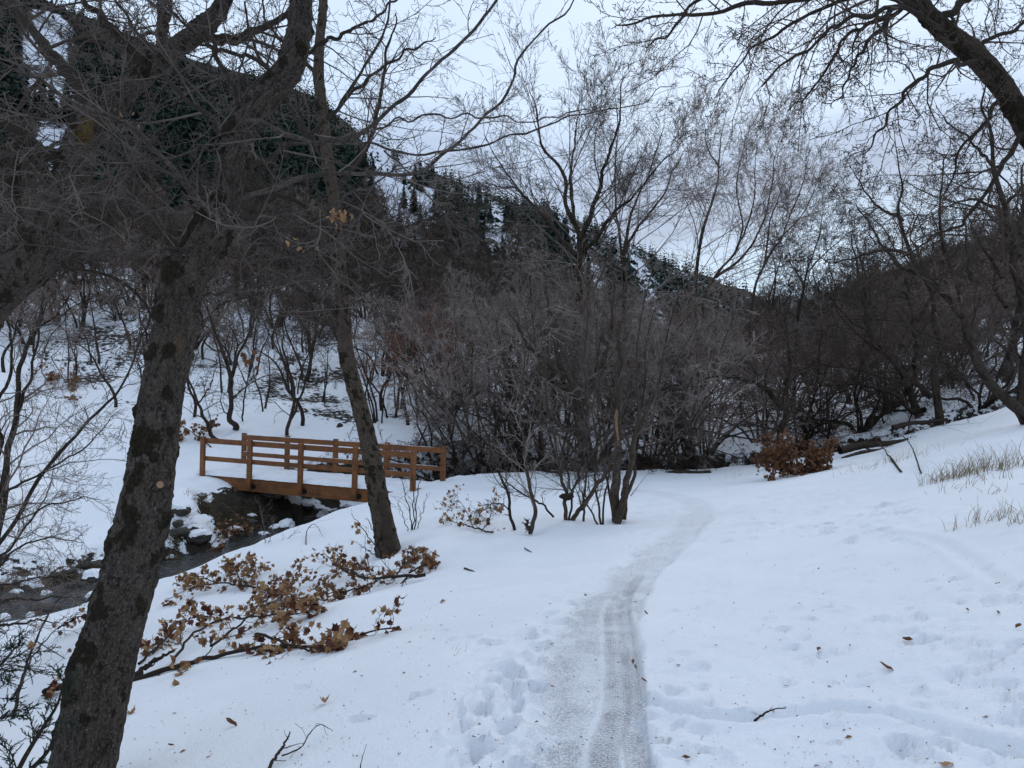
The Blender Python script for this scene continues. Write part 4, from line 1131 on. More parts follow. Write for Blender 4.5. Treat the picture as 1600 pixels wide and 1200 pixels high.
for f, X, d, sc, lb in [
  ('pale', 745, 25.5, 1.1, 'pale grey twiggy shrub at the left shoulder of the thicket, above the bridge end'),
  ('grey', 860, 25.0, 1.25, 'grey twiggy shrub in front of the forked cottonwood'),
  ('pale', 800, 27.5, 1.15, 'pale twiggy shrub between the bridge end and the forked cottonwood'),
  ('pale', 1010, 25.0, 1.15, 'pale grey shrub right of the near stems, in front of the pale cottonwood'),
  ('brown', 930, 27.0, 1.35, 'brownish shrub at the very centre of the thicket'),
  ('brown', 1100, 28.0, 1.1, 'brownish shrub under the cottonwood with seed clusters'),
  ('grey', 1060, 26.0, 1.0, 'grey shrub between the pale cottonwood and the valley gap'),
  ('rust', 715, 29.0, 1.25, 'rusty brown shrub at the left edge of the thicket'),
  ('droop', 760, 23.5, 1.05, 'dark drooping shrub just past the right end of the bridge'),
  ('droop', 850, 24.5, 1.15, 'dark drooping tangle behind the near stems'),
  ('droop2', 700, 24.8, 1.0, 'low spreading dark tangle beside the bridge end'),
  ('droop', 1100, 25.0, 1.0, 'dark drooping shrub over the creek, behind the bend of the path'),
  ('droop', 1235, 27.5, 1.05, 'dark drooping shrub behind the brown leafy bush'),
  ('brown', 1190, 30.0, 1.0, 'brownish shrub below the valley gap'),
  ('brown', 1290, 31.0, 1.0, 'brown shrub right of the valley gap'),
  ('droop', 1340, 29.0, 1.0, 'dark tangled shrub left of the fan-shaped tree'),
  ('grey', 1390, 33.0, 1.1, 'grey shrub behind the fan-shaped tree'),
  ('droop2', 1530, 27.0, 1.0, 'low dark tangle under the tree that leans in from the right'),
  ('brown', 1500, 34.0, 1.15, 'brownish shrub on the slope behind the leaning tree'),
  ('brown', 1600, 33.0, 1.2, 'brownish shrub on the slope at the right edge'),
  ('rust', 1440, 38.0, 1.2, 'rusty shrub high on the right slope'),
  ('grey', 1230, 36.0, 1.0, 'grey shrub in the gap of the valley'),
  ('brown', 1060, 34.0, 1.25, 'brown shrub behind the pale cottonwood'),
  ('brown', 850, 33.0, 1.35, 'brown shrub behind the forked cottonwood on its left'),
  ('grey', 680, 33.0, 1.0, 'grey shrub on the snow slope above the bridge end'),
  ('brown', 960, 35.0, 1.3, 'brown shrub behind the forked cottonwood on its right')]:
    sp(f, X, d, sc * 1.32 if f not in ('droop', 'droop2') else sc * 1.15, lb, G1)
for k in range(24):          # the rest of the thicket, where one shrub cannot be told from the next
    f = ['grey', 'brown', 'droop2', 'brown', 'pale', 'grey'][rs.integers(0, 6)]
    X = 690 + 960 * (k + rs.uniform(0, 1)) / 24; d = rs.uniform(31, 44) if X < 1030 or X > 1420 else rs.uniform(36, 46)
    hcap = np.interp(X, [690, 760, 900, 1040, 1150, 1220, 1300, 1450, 1650], [1.0, 1.35, 1.5, 1.25, .95, .8, .85, 1.0, 1.1])
    sp(f, X, d, hcap * rs.uniform(.85, 1.1), *((lambda w: ('bare shrub deep in the thicket ' + w, 'back rows of the thicket ' + w))('left of the forked cottonwood' if X < 880 else 'behind the near stems' if X < 1060 else 'below the valley gap' if X < 1280 else 'behind the fan-shaped tree' if X < 1480 else 'at the right edge')))
print('thicket', round(time.time() - T0, 1))

# slender saplings over the open slope behind the bridge
lvP = [dict(per=14, t0=.3, t1=.98, ang=40, ln=.3, rf=.5, K=5, wob=.35, up=.2, rmin=.006), dict(per=6, t0=.15, t1=1, ang=40, ln=.5, rf=.6, K=3, wob=.3, up=.1, rmin=.005), dict(per=4, t0=.15, t1=1, ang=40, ln=.6, rf=.7, K=2, wob=.3, up=.1, rmin=.005)]
PF = [shrub_form('sapling', 'x', 'tree', n_, 4.6, s_, r_, lvP, M_BARKD, M_TW_D, 520 + i, w_, .1) for i, (n_, s_, r_, w_) in enumerate(((1, .3, .065, .35), (2, .35, .05, .3), (4, .22, .045, .25)))]
SPOT = [(300,27),(412,28),(455,31),(470,27),(505,30),(590,28),(600,30),(612,29),(622,30.5),(640,28),(650,32),(660,30),(672,33),(580,34),(560,31),(530,36),(610,37),(480,36),(430,37),(395,33),(350,30),(320,35),(290,33),(640,38),(690,36),(550,40),(500,42),(450,42),(230,30),(205,35),(180,28),(150,33),(110,30),(90,37),(60,33),(30,36),(10,30),(-20,34),(720,38),(670,42),(600,43),(400,44),(340,42),(260,40),(160,41)]
for k, (X, d) in enumerate(SPOT):
    x = (X - 800) / F * d
    wh = ('at the far left' if X < 120 else 'left of the big trunk' if X < 240 else 'just right of the big trunk' if X < 380 else 'above the left half of the bridge' if X < 520 else 'right of the slim tree' if X < 700 else 'at the left flank of the thicket')
    lb = ('thin dark sapling ', 'pair of thin dark stems ', 'cluster of thin stems ')[k % 3] + ('high' if d > 36 else 'midway' if d > 30 else 'low') + ' on the slope ' + wh
    put(PF[k % 3], (x, d, gz(x, d)), rs.uniform(0, 6.28), rs.uniform(.8, 1.15), lb, 'saplings on the snowy slope')
# left hillside brush: trees one can tell from one another only by their place
lvH = [dict(per=11, t0=.2, t1=.98, ang=46, ln=.5, rf=.45, K=6, wob=.5, up=.1, sides=3, rmin=.012),
       dict(per=10, t0=.12, t1=.98, ang=45, ln=.5, rf=.55, K=3, wob=.5, up=.1, rmin=.009),
       dict(per=8, t0=.1, t1=1, ang=42, ln=.6, rf=.7, K=2, wob=.3, up=.05, rmin=.008)]
HF = [shrub_form('hillside_tree', 'x', 'tree', 4, 5.5, .35, .09, lvH, M_BARKD, M_TW_D, 601, .3, .2),
      shrub_form('hillside_tree', 'x', 'tree', 5, 5.0, .5, .08, lvH, M_BARKD, M_TW_G, 602, .35, .2),
      shrub_form('hillside_tree', 'x', 'tree', 6, 4.2, .7, .06, lvH, M_BARKD, M_TW_B, 603, .35, .2)]
def hput(form, X, d, sc, label, group):
    x = (X - 800) / F * d
    return put(form, (x, d, gz(x, d)), rs.uniform(0, 6.28), (sc, sc, sc * rs.uniform(.85, 1.15)), label, group)
rows = [(33, 40, 14, -60, 700), (40, 47, 34, -120, 740), (47, 60, 60, -200, 800), (44, 62, 26, 950, 1650)]
for a, b, n, x0, x1 in rows:
    for k in range(n):
        X = x0 + (x1 - x0) * (k + rs.uniform(.1, .9)) / n; d = rs.uniform(a, b)
        f = HF[rs.integers(0, 3)]
        if X < 900:
            lb = ('dark bare tree of the brush high on the snowy slope behind the bridge' if a >= 50 else
                  'bare tree standing on the snowy slope behind the bridge, below the dense brush')
            gp = 'bare trees high on the left slope' if a >= 50 else 'bare trees on the open left slope'
        else:
            lb = 'bare tree in the low brush across the far end of the valley'; gp = 'bare trees at the far end of the valley'
        if X < 900:
            wh = ('left of the big trunk' if X < 200 else 'behind the big trunk' if X < 330 else 'above the left end of the bridge' if X < 450 else 'above the middle of the bridge' if X < 560 else 'above the right end of the bridge' if X < 690 else 'behind the left flank of the thicket')
            lb = ('crowded bare tree of the upper belt ' if a >= 47 else 'bare tree amid the snowy slope ' if a >= 40 else 'bare tree low on the snowy slope ') + wh; gp += ', ' + wh
        hput(f, X, d, rs.uniform(.8, 1.25) * (1.15 if a >= 50 else 1), lb, gp)
# brush beyond 60 m: on the mountain's foot
for k in range(100):
    X = rs.uniform(-250, 900); y = 62 + 60 * rs.random() ** 1.4
    p = far_point(MT, X, y); s = rs.uniform(1.3, 2.0)
    put(HF[rs.integers(0, 3)], p, rs.uniform(0, 6.28), s, *(lambda w: ('dark brush tree on the lower mountainside ' + w, 'brush trees on the lower mountainside ' + w))('left of the big trunk' if X < 220 else 'behind the big trunk' if X < 400 else 'behind the slim tree' if X < 600 else 'behind the thicket'))
for k in range(85):
    X = rs.uniform(1080, 1750); y = 62 + 190 * rs.random() ** 1.1
    T_ = HT if X > 1215 else MT
    p = far_point(T_, X, y); s = rs.uniform(1.3, 2.3)
    put(HF[rs.integers(0, 3)], p, rs.uniform(0, 6.28), s, *(lambda w: ('brown brush tree on the scrubby hill ' + w, 'brush trees on the right hill ' + w))('near the valley gap' if X < 1300 else 'behind the fan-shaped tree' if X < 1480 else 'at the right edge'))
print('hillside', round(time.time() - T0, 1))

# ---------------------------------------------------------------- conifers
def conifer(h, tiers, per, rng, blade=True):
    """drooping boughs as thin needle-covered blades round a stem"""
    V, Fc = [], []
    n = 0
    for t in range(tiers):
        u = t / (tiers - 1.0)
        z = h * (.10 + .88 * u); rr = h * .22 * (1 - u) ** .85 + .03 * h
        m = max(4, int(per * (1 - .5 * u)))
        for k in range(m):
            a = rng.uniform(0, 6.283); L_ = rr * rng.uniform(.65, 1.15)
            ca, sa = math.cos(a), math.sin(a); w = L_ * .30
            zt = z - L_ * .35 + rng.uniform(-.02, .02) * h
            V += [(0, 0, z + .05 * h), (ca * L_ * .6 - sa * w, sa * L_ * .6 + ca * w, z - L_ * .22), (ca * L_, sa * L_, zt), (ca * L_ * .6 + sa * w, sa * L_ * .6 - ca * w, z - L_ * .22)]
            Fc += [(n, n + 1, n + 2), (n, n + 2, n + 3)]; n += 4
    return np.array(V), np.array(Fc)
rc = np.random.default_rng(8)
def conifer_form(i):
    t = thing('conifer_tree', 'x', 'tree', (0, 0, -300))
    V, Fc = conifer(1.0, 22, 14, rc); obj('crown', mesh_np('crown', V, Fc, M_CONIF, False), t)
    V, Fq = tubes(np.array([[[0, 0, -.05], [0, 0, .5], [0, 0, 1.0]]]), np.array([[.02, .012, .002]]), 6)
    obj('trunk', mesh_np('trunk', V, Fq, M_BARKD), t)
    return t
CFm = [conifer_form(i) for i in range(3)]
for k in range(110):
    z = rc.random()
    if k < 60: X = rc.uniform(20, 540); y = rc.uniform(120, 330)
    else: X = rc.uniform(545, 1000); y = rc.uniform(170, 400)
    p = far_point(MT, X, y); h = rc.uniform(8, 15)
    put(CFm[k % 3], (p[0], p[1], p[2] - .3), rc.uniform(0, 6.28), (h, h, h),
        ('dark conifer in the forest ' + ('at the upper left corner' if X < 200 else 'behind the big trunk' if X < 400 else 'behind the slim tree')) if k < 60 else ('dark conifer beside the snowy gullies ' + ('above the thicket' if X > 720 else 'right of the slim tree')),
        ('nearer conifers of the mountain forest ' + ('1' if X < 200 else '2' if X < 400 else '3')).replace(' 1', ' at the left').replace(' 2', ' behind the big trunk').replace(' 3', ' behind the slim tree') if k < 60 else 'conifers by the snowy gullies' + (' above the thicket' if X > 720 else ''))
# the rest of the forest, one mass
TV, TF = conifer(1.0, 6, 5, rc)
pos = []
while len(pos) < 4400:
    X = rc.uniform(-350, 1215); s = rc.random() ** 0.7; y = 60 * (760 / 60.0) ** (0.35 + .655 * s)
    dens = 1.0 if X < 560 else (0.75 if s > .5 else .4)
    if X > 900: dens *= .75
    if s > .93: dens = max(dens, .9 if X < 900 else .75)
    g = gully(np.array([X]), np.array([math.log(y / 60) / math.log(760 / 60.)]))[0]
    if g > .3: dens *= .12
    cl = vnoise(np.array([X * .02]), np.array([y * .012]), seed=5)[0]
    if cl < -.25 and s < .93: dens *= .3
    if rc.random() > dens: continue
    pos.append(far_point(MT, X, min(y, 757)) - (0, 0, .5))
pos = np.array(pos); m = len(pos); h = rc.uniform(8, 17, m); a = rc.uniform(0, 6.28, m)
ca, sa = np.cos(a)[:, None], np.sin(a)[:, None]
W = TV[None] * h[:, None, None]
V = np.stack([W[..., 0] * ca - W[..., 1] * sa, W[..., 0] * sa + W[..., 1] * ca, W[..., 2]], -1) + pos[:, None]
Fc = (TF[None] + (np.arange(m) * len(TV))[:, None, None]).reshape(-1, 3)
tag(obj('conifer_forest', mesh_np('conifer_forest', V.reshape(-1, 3), Fc, M_CONIF, False)), kind='stuff')
# scrub on the far slopes, one mass: thin upright blades
def scrub(name, T_, n, x0, x1, y0, y1, mat, hh, seed, D):
    r = np.random.default_rng(seed); V = []; 
    for k in range(n):
        X = r.uniform(x0, x1); y = y0 * (y1 / y0) ** r.random()
        if T_ is MT and gully(np.array([X]), np.array([math.log(y / 60) / math.log(D / 60.)]))[0] > .35: continue
        V.append(far_point(T_, X, y))
    P = np.array(V); m = len(P); B = 12
    c = np.repeat(P, B, 0) + r.normal(0, 1, (m * B, 3)) * np.array([.7, .7, .1]) * hh * .35
    L_ = hh * r.uniform(.5, 1.2, (m * B, 1)); d = nrm(np.concatenate([r.normal(0, .45, (m * B, 2)), np.ones((m * B, 1))], 1))
    sd = nrm(np.cross(d, r.normal(0, 1, (m * B, 3)))) * (.03 * hh)
    V = np.stack([c - sd, c + sd, c + d * L_], 1).reshape(-1, 3)
    tag(obj(name, mesh_np(name, V, np.arange(len(V)).reshape(-1, 3), mat, False)), kind='stuff')
scrub('mountain_scrub', MT, 3600, 300, 1230, 75, 700, M_TW_B, 3.2, 91, 760.)
scrub('hill_scrub', HT, 3000, 1180, 1750, 62, 269, M_TW_D, 3.2, 92, 270.)
scrub('ridge_scrub', HT, 900, 1190, 1750, 235, 269, M_TW_D, 4.0, 94, 270.)
scrub('foot_scrub', MT, 2000, -300, 900, 62, 170, M_TW_D, 2.6, 93, 760.)
print('far', round(time.time() - T0, 1))
# ------------------------------------------------------------------ footbridge
def boxv(x0, x1, y0, y1, z0, z1, bev=0.006):
    bm = bmesh.new(); bmesh.ops.create_cube(bm, size=1.0)
    for v in bm.verts:
        v.co = Vector(((x0 + x1) / 2 + v.co.x * (x1 - x0), (y0 + y1) / 2 + v.co.y * (y1 - y0), (z0 + z1) / 2 + v.co.z * (z1 - z0)))
    if bev: bmesh.ops.bevel(bm, geom=bm.edges[:], offset=bev, segments=1, affect='EDGES')
    return bm
def bmobj(name, bm, mat, parent, smooth=False):
    me = bpy.data.meshes.new(name); bm.to_mesh(me); bm.free(); me.materials.append(mat)
    for p in me.polygons: p.use_smooth = smooth
    return obj(name, me, parent)
b0 = px(319, 600, 21.2); b1 = px(647, 600, 19.0)
ang = math.atan2(b1[1] - b0[1], b1[0] - b0[0]); BL = math.hypot(b1[0] - b0[0], b1[1] - b0[1])
bridge = thing('footbridge', 'brown stained timber footbridge with snow on its deck over the creek', 'bridge', (b0[0], b0[1], -0.97), ang)
bridge.rotation_euler = (0, math.asin(0.21 / BL), ang)
RW = 1.50
bay = BL / 4
xs = [0, bay * 0.97, bay * 1.97, bay * 2.98, BL]
for side, y, xs_ in ((0, 0.0, xs), (1, RW, [0.05, bay * .97, bay * 1.97, bay * 2.98, BL + .05])):
    for i, x in enumerate(xs_):
        end = i in (0, 4)
        zb = -0.45 if end else -0.22
        yo = y - 0.075 if side == 0 else y + 0.075
        bmobj('post', boxv(x - .066, x + .066, yo - .045, yo + .045, zb, 1.11), M_WOOD, bridge)
    ins = 1 if side == 0 else -1
    for zc, hgt in ((0.995, .145), (0.50, .125)):
        for (xa, xb) in ((xs_[0] - .03, xs_[2]), (xs_[2] + .004, xs_[4] + (.03 if side == 0 else .08))):
            yy = y + ins * -0.010
            bmobj('rail', boxv(xa, xb, yy - .019, yy + .019, zc - hgt / 2, zc + hgt / 2, .004), M_WOOD, bridge)
    # beam with slanted ends
    yb = y - .0 + (0.035 if side == 0 else -.035)
    bm = bmesh.new(); x0_, x1_ = 0.28, BL - 0.12
    pr = [(x0_, 0.0), (x1_, 0.0), (x1_ - .10, -.10), (x1_ - .42, -.30), (x0_ + .35, -.30), (x0_ + .05, -.10)]
    A_ = [bm.verts.new((a, yb - .06, c)) for a, c in pr]; B_ = [bm.verts.new((a, yb + .06, c)) for a, c in pr]
    bm.faces.new(A_[::-1]); bm.faces.new(B_)
    for k in range(6): bm.faces.new((A_[k], A_[(k + 1) % 6], B_[(k + 1) % 6], B_[k]))
    bmesh.ops.recalc_face_normals(bm, faces=bm.faces)
    bmobj('beam', bm, M_WOOD, bridge)
    if side == 0:
        for x in xs[1:4]:
            xc = x + .115
            bm = bmesh.new(); bmesh.ops.create_cone(bm, cap_ends=True, segments=14, radius1=.072, radius2=.068, depth=.012)
            bmesh.ops.transform(bm, matrix=Matrix.Translation((xc, yb - .068, -.16)) @ Matrix.Rotation(rad(90), 4, 'X'), verts=bm.verts)
            br = bmobj('bracket', bm, M_IRON, bridge)
            for dx in (-.032, .032):
                for dz in (-.032, .032):
                    bm = bmesh.new(); bmesh.ops.create_cone(bm, cap_ends=True, segments=6, radius1=.014, radius2=.012, depth=.016)
                    bmesh.ops.transform(bm, matrix=Matrix.Translation((xc + dx, yb - .082, -.16 + dz)) @ Matrix.Rotation(rad(90), 4, 'X'), verts=bm.verts)
                    bmobj('bolt', bm, M_IRON, br)
# deck boards across the beams
db = boxv(0.0, .138, -.03, RW + .03, 0.004, .042, .004)
me_b = bpy.data.meshes.new('deck_board'); db.to_mesh(me_b); db.free(); me_b.materials.append(M_WOOD)
xk = .30
while xk < BL - .25:
    obj('deck_board', me_b, bridge, (xk, 0, 0)); xk += .145
# snow lying on the deck
nx, ny = 240, 44
gx = np.linspace(-.25, BL + .05, nx); gy = np.linspace(-.05, RW + .05, ny)
GX, GY = np.meshgrid(gx, gy, indexing='ij')
H = .15 + .025 * fbm(GX * 1.7, GY * 1.7, octs=3, seed=7) + .014 * fbm(GX * 8, GY * 8, octs=3, seed=8)
for yc in (.45, .62, .80, 1.0): H -= .028 * np.exp(-((GY - yc - .05 * np.sin(GX * 1.3 + yc * 9)) / .06) ** 2) * (0.7 + .5 * vnoise(GX * 6, GY * 3, seed=int(yc * 10)))
edge = np.minimum(GY + .05, RW + .05 - GY) + .018 * fbm(GX * 6, GY * 0, octs=3, seed=3)
H = .046 + (H - .046) * sstep(-.005, .09, edge)
GYw = GY + .012 * vnoise(GX * 7, GX * 0, seed=2) * np.where(GY < .1, 1, 0)
top = np.stack([GX, GYw, H], -1).reshape(-1, 3)
obj('deck_snow', mesh_np('deck_snow', top, grid_faces(nx, ny)[:, ::-1], M_SNOW), bridge)
# thin snow lines along the rail tops of the far side
for zc, hgt in ((0.995, .145), (.50, .125)):
    nx2 = 120; gx2 = np.linspace(.1, BL, nx2); cy = np.array([-.018, -.012, 0, .012, .018]); 
    hh = np.clip(.012 * (fbm(gx2 * 2.3, gx2 * 0 + zc, octs=3, seed=12) + .15), 0, .02)
    V = np.stack([np.repeat(gx2[:, None], 5, 1), RW + .010 + np.repeat(cy[None], nx2, 0), zc + hgt / 2 + .0005 + hh[:, None] * np.array([0, .8, 1, .8, 0])[None] - .002 * (hh[:, None] < .001)], -1).reshape(-1, 3)
    obj('rail_snow', mesh_np('rail_snow', V, grid_faces(nx2, 5)[:, ::-1], M_SNOW), bridge)

# ------------------------------------------------------------------ rocks in and beside the creek
def rock_form(seed):
    bm = bmesh.new(); bmesh.ops.create_icosphere(bm, subdivisions=4, radius=1.0)
    V = np.array([v.co[:] for v in bm.verts]); Fc = np.array([[v.index for v in f.verts] for f in bm.faces]); bm.free()
    n = fbm(V[:, 0] * 1.1 + seed, V[:, 1] * 1.1, V[:, 2] * 1.1, 4, seed)
    q = np.abs(vnoise(V[:, 0] * 2.2, V[:, 1] * 2.2, V[:, 2] * 2.2, seed + 4))
    W = V * (1 + .42 * n - .16 * q)[:, None] * np.array([1, .75, .55])
    return W, Fc
RF = []
for i in range(4):
    W, Fc = rock_form(40 + i)
    t = thing('rock', 'x', 'rock', (0, 0, -400))
    obj('boulder', mesh_np('boulder', W, Fc, M_ROCK, True), t)
    # snow cap: the upper part of the rock, thickened
    up = W[:, 2] > .12 + .12 * vnoise(W[:, 0] * 2, W[:, 1] * 2, seed=i)
    f = Fc[up[Fc].all(1)]
    cap = W.copy(); r = np.clip((W[:, 2] - .12) / .4, 0, 1); cap = cap * (1 + .02) + np.array([0, 0, 1.0]) * (.05 + .16 * r[:, None] ** .7) * up[:, None]
    obj('snow_cap', mesh_np('snow_cap', cap, f, M_SNOW, True), t)
    RF.append(t)
bare = []
for i in range(2):
    W, Fc = rock_form(60 + i)
    t = tag(obj('wet_rock', mesh_np('wet_rock', W, Fc, M_ROCK, True)), 'x', 'rock'); t.location = (0, 0, -400); bare.append(t)
rr = np.random.default_rng(15)
nk = 0
for k in range(110):
    i = rr.uniform(96, 205); j = int(i); p = CRP[j]; t_ = CRP[min(j + 1, 219)] - CRP[j]; nn_ = np.array([-t_[1], t_[0]]) / (np.hypot(t_[0], t_[1]) + 1e-9)
    side = -1 if rr.random() < .72 else 1          # mostly on the far bank
    off = side * rr.uniform(.55, 1.9 if side < 0 else 1.0)
    x, y = p[0] + nn_[0] * off, p[1] + nn_[1] * off
    X = 800 + x / y * F
    if X < -60: continue
    s = rr.uniform(.10, .30)
    z = max(gz(x, y), p[2] - .05) + s * .12
    if rr.random() < .55:
        put(RF[k % 4], (x, y, z), rr.uniform(0, 6.28), (s, s, s), 'dark creek-side rock wearing a cap of snow', 'snow-capped rocks along the creek')
    else:
        f = bare[k % 2]
        if f.name not in used:
            used[f.name] = 1; o = f
        else: o = f.copy(); link(o)
        o.location = (x, y, z - s * .1); o.rotation_euler = (0, 0, rr.uniform(0, 6.28)); o.scale = (s, s, s)
        o['label'] = 'bare wet brown rock at the water of the creek'; o['group'] = 'bare wet rocks in the creek bed'

# ------------------------------------------------------------------ grass hanging over the banks, litter
def blades(name, P, L_, r, mat, lean, w=.006, kind='stuff', K=4, side=2):
    m = len(P)
    D = nrm(lean + r.normal(0, .35, (m, 3)))
    Q = walk(P, D, L_, K, .35, -1.3, r)
    R = w * (1 - np.linspace(0, .85, K))[None] * np.ones((m, 1))
    V, Fq = tubes(Q, R, 3)
    return mesh_np(name, V, Fq, mat, False)
ri = np.concatenate([rr.uniform(98, 172, 3800), rr.uniform(140, 200, 1400)]); j = ri.astype(int)
tt = CRP[np.minimum(j + 1, 219)] - CRP[j]; nn_ = np.stack([-tt[:, 1], tt[:, 0]], 1); nn_ /= np.linalg.norm(nn_, axis=1, keepdims=True) + 1e-9
off = -rr.uniform(.9, 2.9, 5200) * np.interp(ri, [100, 130, 172], [1, .9, .6])
gx_, gy_ = CRP[j, 0] + nn_[:, 0] * off, CRP[j, 1] + nn_[:, 1] * off
keep = vnoise(gx_ * 1.3, gy_ * 1.3, seed=77) > -.25
gx_, gy_, nn2 = gx_[keep], gy_[keep], nn_[keep]
P = np.stack([gx_, gy_, zg(gx_, gy_) + .01], 1)
Pk = len(P)
tag(obj('bank_grass', blades('bank_grass', P, rr.uniform(.15, .45, len(P)), rr, M_BANKG, np.concatenate([nn2 * .9, np.full((len(P), 1), .7)], 1))), kind='stuff')

# ------------------------------------------------------------------ leaves
def leaf_mesh(kind, mat, curl, seed):
    r = np.random.default_rng(seed)
    if kind == 'maple':
        ang_ = np.radians([270, 300, 325, 345, 5, 28, 50, 68, 90, 112, 130, 152, 175, 195, 215, 240]); rad_ = [.30, .62, .72, .66, .98, .72, .82, .62, 1.0, .62, .82, .72, .98, .66, .72, .62]
    else:
        ang_ = np.radians(np.arange(270, 630, 30)); rad_ = [1, .55, .42, .38, .42, .6, 1, .6, .42, .38, .42, .55]
    ang_ = np.array(ang_); rad_ = np.array(rad_) * r.uniform(.88, 1.1, len(ang_))
    n = len(ang_)
    V = np.stack([np.cos(ang_) * rad_, np.sin(ang_) * rad_ + .1, np.zeros(n)], 1)
    V = np.vstack([V, V * .5, [[0, .05, 0]]])
    V[:, 2] = curl * .8 * np.abs(V[:, 0]) ** 1.5 + .5 * curl * (V[:, 1] ** 2) * np.sign(V[:, 1]) + r.normal(0, .06, len(V))
    V[-1, 2] -= .08
    Fq = np.array([(i, (i + 1) % n, n + (i + 1) % n, n + i) for i in range(n)])
    Ft = np.array([(n + i, n + (i + 1) % n, 2 * n) for i in range(n)])
    return mesh_np('leaf', V * .5, [Fq, Ft], mat, False)
LEAVES = [leaf_mesh('maple', M_LEAF[i % 3], c, 70 + i) for i, c in enumerate((.9, 1.5, 1.1, .4, -1.2, 1.6, 1.8, .9, 1.3))]
WLEAF = [leaf_mesh('willow', M_LEAF[i % 2], c, 90 + i) for i, c in enumerate((.5, 1.1))]
def add_leaf(parent, p, s, r, mats=None, lmesh=None):
    me = lmesh or LEAVES[r.choice(len(LEAVES)) if mats is None else mats[r.integers(0, len(mats))]]
    o = bpy.data.objects.new('leaf', me); o.parent = parent
    o.location = p; o.rotation_euler = r.uniform(0, 6.28, 3); o.scale = (s, s, s * r.uniform(.6, 1.2)); link(o)
    return o
TAN, BRN, RED = [0, 3, 6], [1, 4, 7], [2, 5, 8]
def leafy_branch(label, mains, r0, nleaf, mixw, size, seed, cat='fallen branch', lift=.06, lv=None, name='fallen_branch', tipbias=.3, extra=.8):
    """mains: pixel paths (x, y, height above the snow) laid over the ground"""
    r = np.random.default_rng(seed)
    W = []
    for m in mains:
        pts = []
        for (a, b, h) in m:
            g = ghit(a, b)
            pts.append([g[0], g[1], g[2] + h])
        W.append(np.array(pts))
    o0 = W[0][0].copy(); o0[2] -= .02
    t = thing(name, label, cat, o0)
    PP, RR = [], []
    for k, m in enumerate(W):
        C = catmull(m - o0, 24); rr_ = r0 * (1 if k == 0 else .55)
        j = r.normal(0, .008, (24, 3)); C = C + j
        R = rr_ * (1 - np.linspace(0, .8, 24)); PP.append(C); RR.append(R)
        V, Fq = tubes(C[None], R[None], 7)
        obj('branch', mesh_np('branch', V, Fq, M_BARKD), t)
    ac = Acc(); P, R = np.array(PP), np.array(RR)
    lv = lv or [dict(per=14, t0=.08, t1=.98, ang=42, ln=.20, rf=.5, K=7, wob=.45, up=.12, sides=4, rmin=.003, flat=(1, 1, .55)),
                dict(per=5, t0=.2, t1=.98, ang=45, ln=.5, rf=.6, K=5, wob=.5, up=.1, rmin=.0022, flat=(1, 1, .7)),
                dict(per=3, t0=.3, t1=1, ang=45, ln=.45, rf=.7, K=3, wob=.3, up=.0, rmin=.0016)]
    lo_ = levels(ac, P, R, lv, r)
    obj('twig', ac.mesh('twig', M_TW_D), t)
    # leaves hang from the outer twigs
    E = np.concatenate([q[0][:, -1] for q in lo_] + [q[0][:, q[0].shape[1] // 2] for q in lo_[:2]])
    wz = E + o0; gzv = zg(wz[:, 0], wz[:, 1]); E = E[(wz[:, 2] > gzv - .02)]
    pick = r.choice(len(E), min(nleaf, len(E)), replace=False)
    names = {0: TAN, 1: BRN, 2: RED}
    # leaves come in bunches; what is past the count of single leaves is joined
    rest = r.choice(len(E), min(int(nleaf * extra), len(E)))
    for kx in range(3):
        n_ = int(len(rest) * mixw[kx])
        if n_ < 3: continue
        LV = np.array([v.co[:] for v in LEAVES[names[kx][0]].vertices]); LF = [np.array([p.vertices[:] for p in LEAVES[names[kx][0]].polygons if len(p.vertices) == q_]) for q_ in (3, 4)]
        e_ = E[rest[:n_]] + r.normal(0, .035, (n_, 3)) * (size / .08); rest = rest[n_:]
        VV = []
        for q_ in e_:
            Mx = np.array(Matrix.Rotation(r.uniform(0, 6.28), 3, Vector(nrm(r.normal(0, 1, (1, 3)))[0]))); VV.append(LV @ Mx.T * size * r.uniform(.6, 1.2) + q_)
        FF = [(f_[None] + (np.arange(n_) * len(LV))[:, None, None]).reshape(-1, f_.shape[1]) for f_ in LF if len(f_)]
        tag(obj('dead_leaves', mesh_np('dead_leaves', np.concatenate(VV), FF, M_LEAF[kx], False), t), kind='stuff')
    for i in pick:
        kx = r.choice(3, p=mixw); s = size * r.uniform(.7, 1.35)
        add_leaf(t, E[i] + r.normal(0, .02, 3) - np.array([0, 0, s * .3]), s, r, names[kx])
    return t
leafy_branch('long dead branch with russet and tan leaves on the snow beside the big trunk',
    [[(205,1066,.0),(270,1050,.05),(330,1034,.03),(400,1022,.05),(480,1014,.02),(560,998,.04),(625,988,.05)],
     [(270,1046,.03),(300,1005,.08),(350,985,.10),(420,978,.10),(470,970,.08),(500,962,.03)],
     [(330,1020,.05),(380,990,.12),(430,955,.12),(455,930,.10)],
     [(220,1040,.02),(260,1010,.08),(300,985,.12),(340,970,.08)],
     [(400,1005,.1),(450,1020,.06),(510,1025,.05),(560,1000,.06)]], .024, 290, (.45, .30, .25), .085, 801, extra=1.7)
leafy_branch('dead branch bristling with brown leaves on the snow, below the slim tree',
    [[(665,905,.05),(620,912,.09),(570,918,.12),(530,905,.16),(505,880,.18)],
     [(620,912,.09),(640,885,.18),(655,870,.14)],
     [(570,918,.10),(545,908,.14),(520,898,.16)],
     [(600,915,.1),(560,930,.08),(510,938,.08),(490,930,.10)],
     [(640,905,.08),(668,890,.10),(672,880,.06)]], .022, 270, (.35, .60, .05), .082, 802)
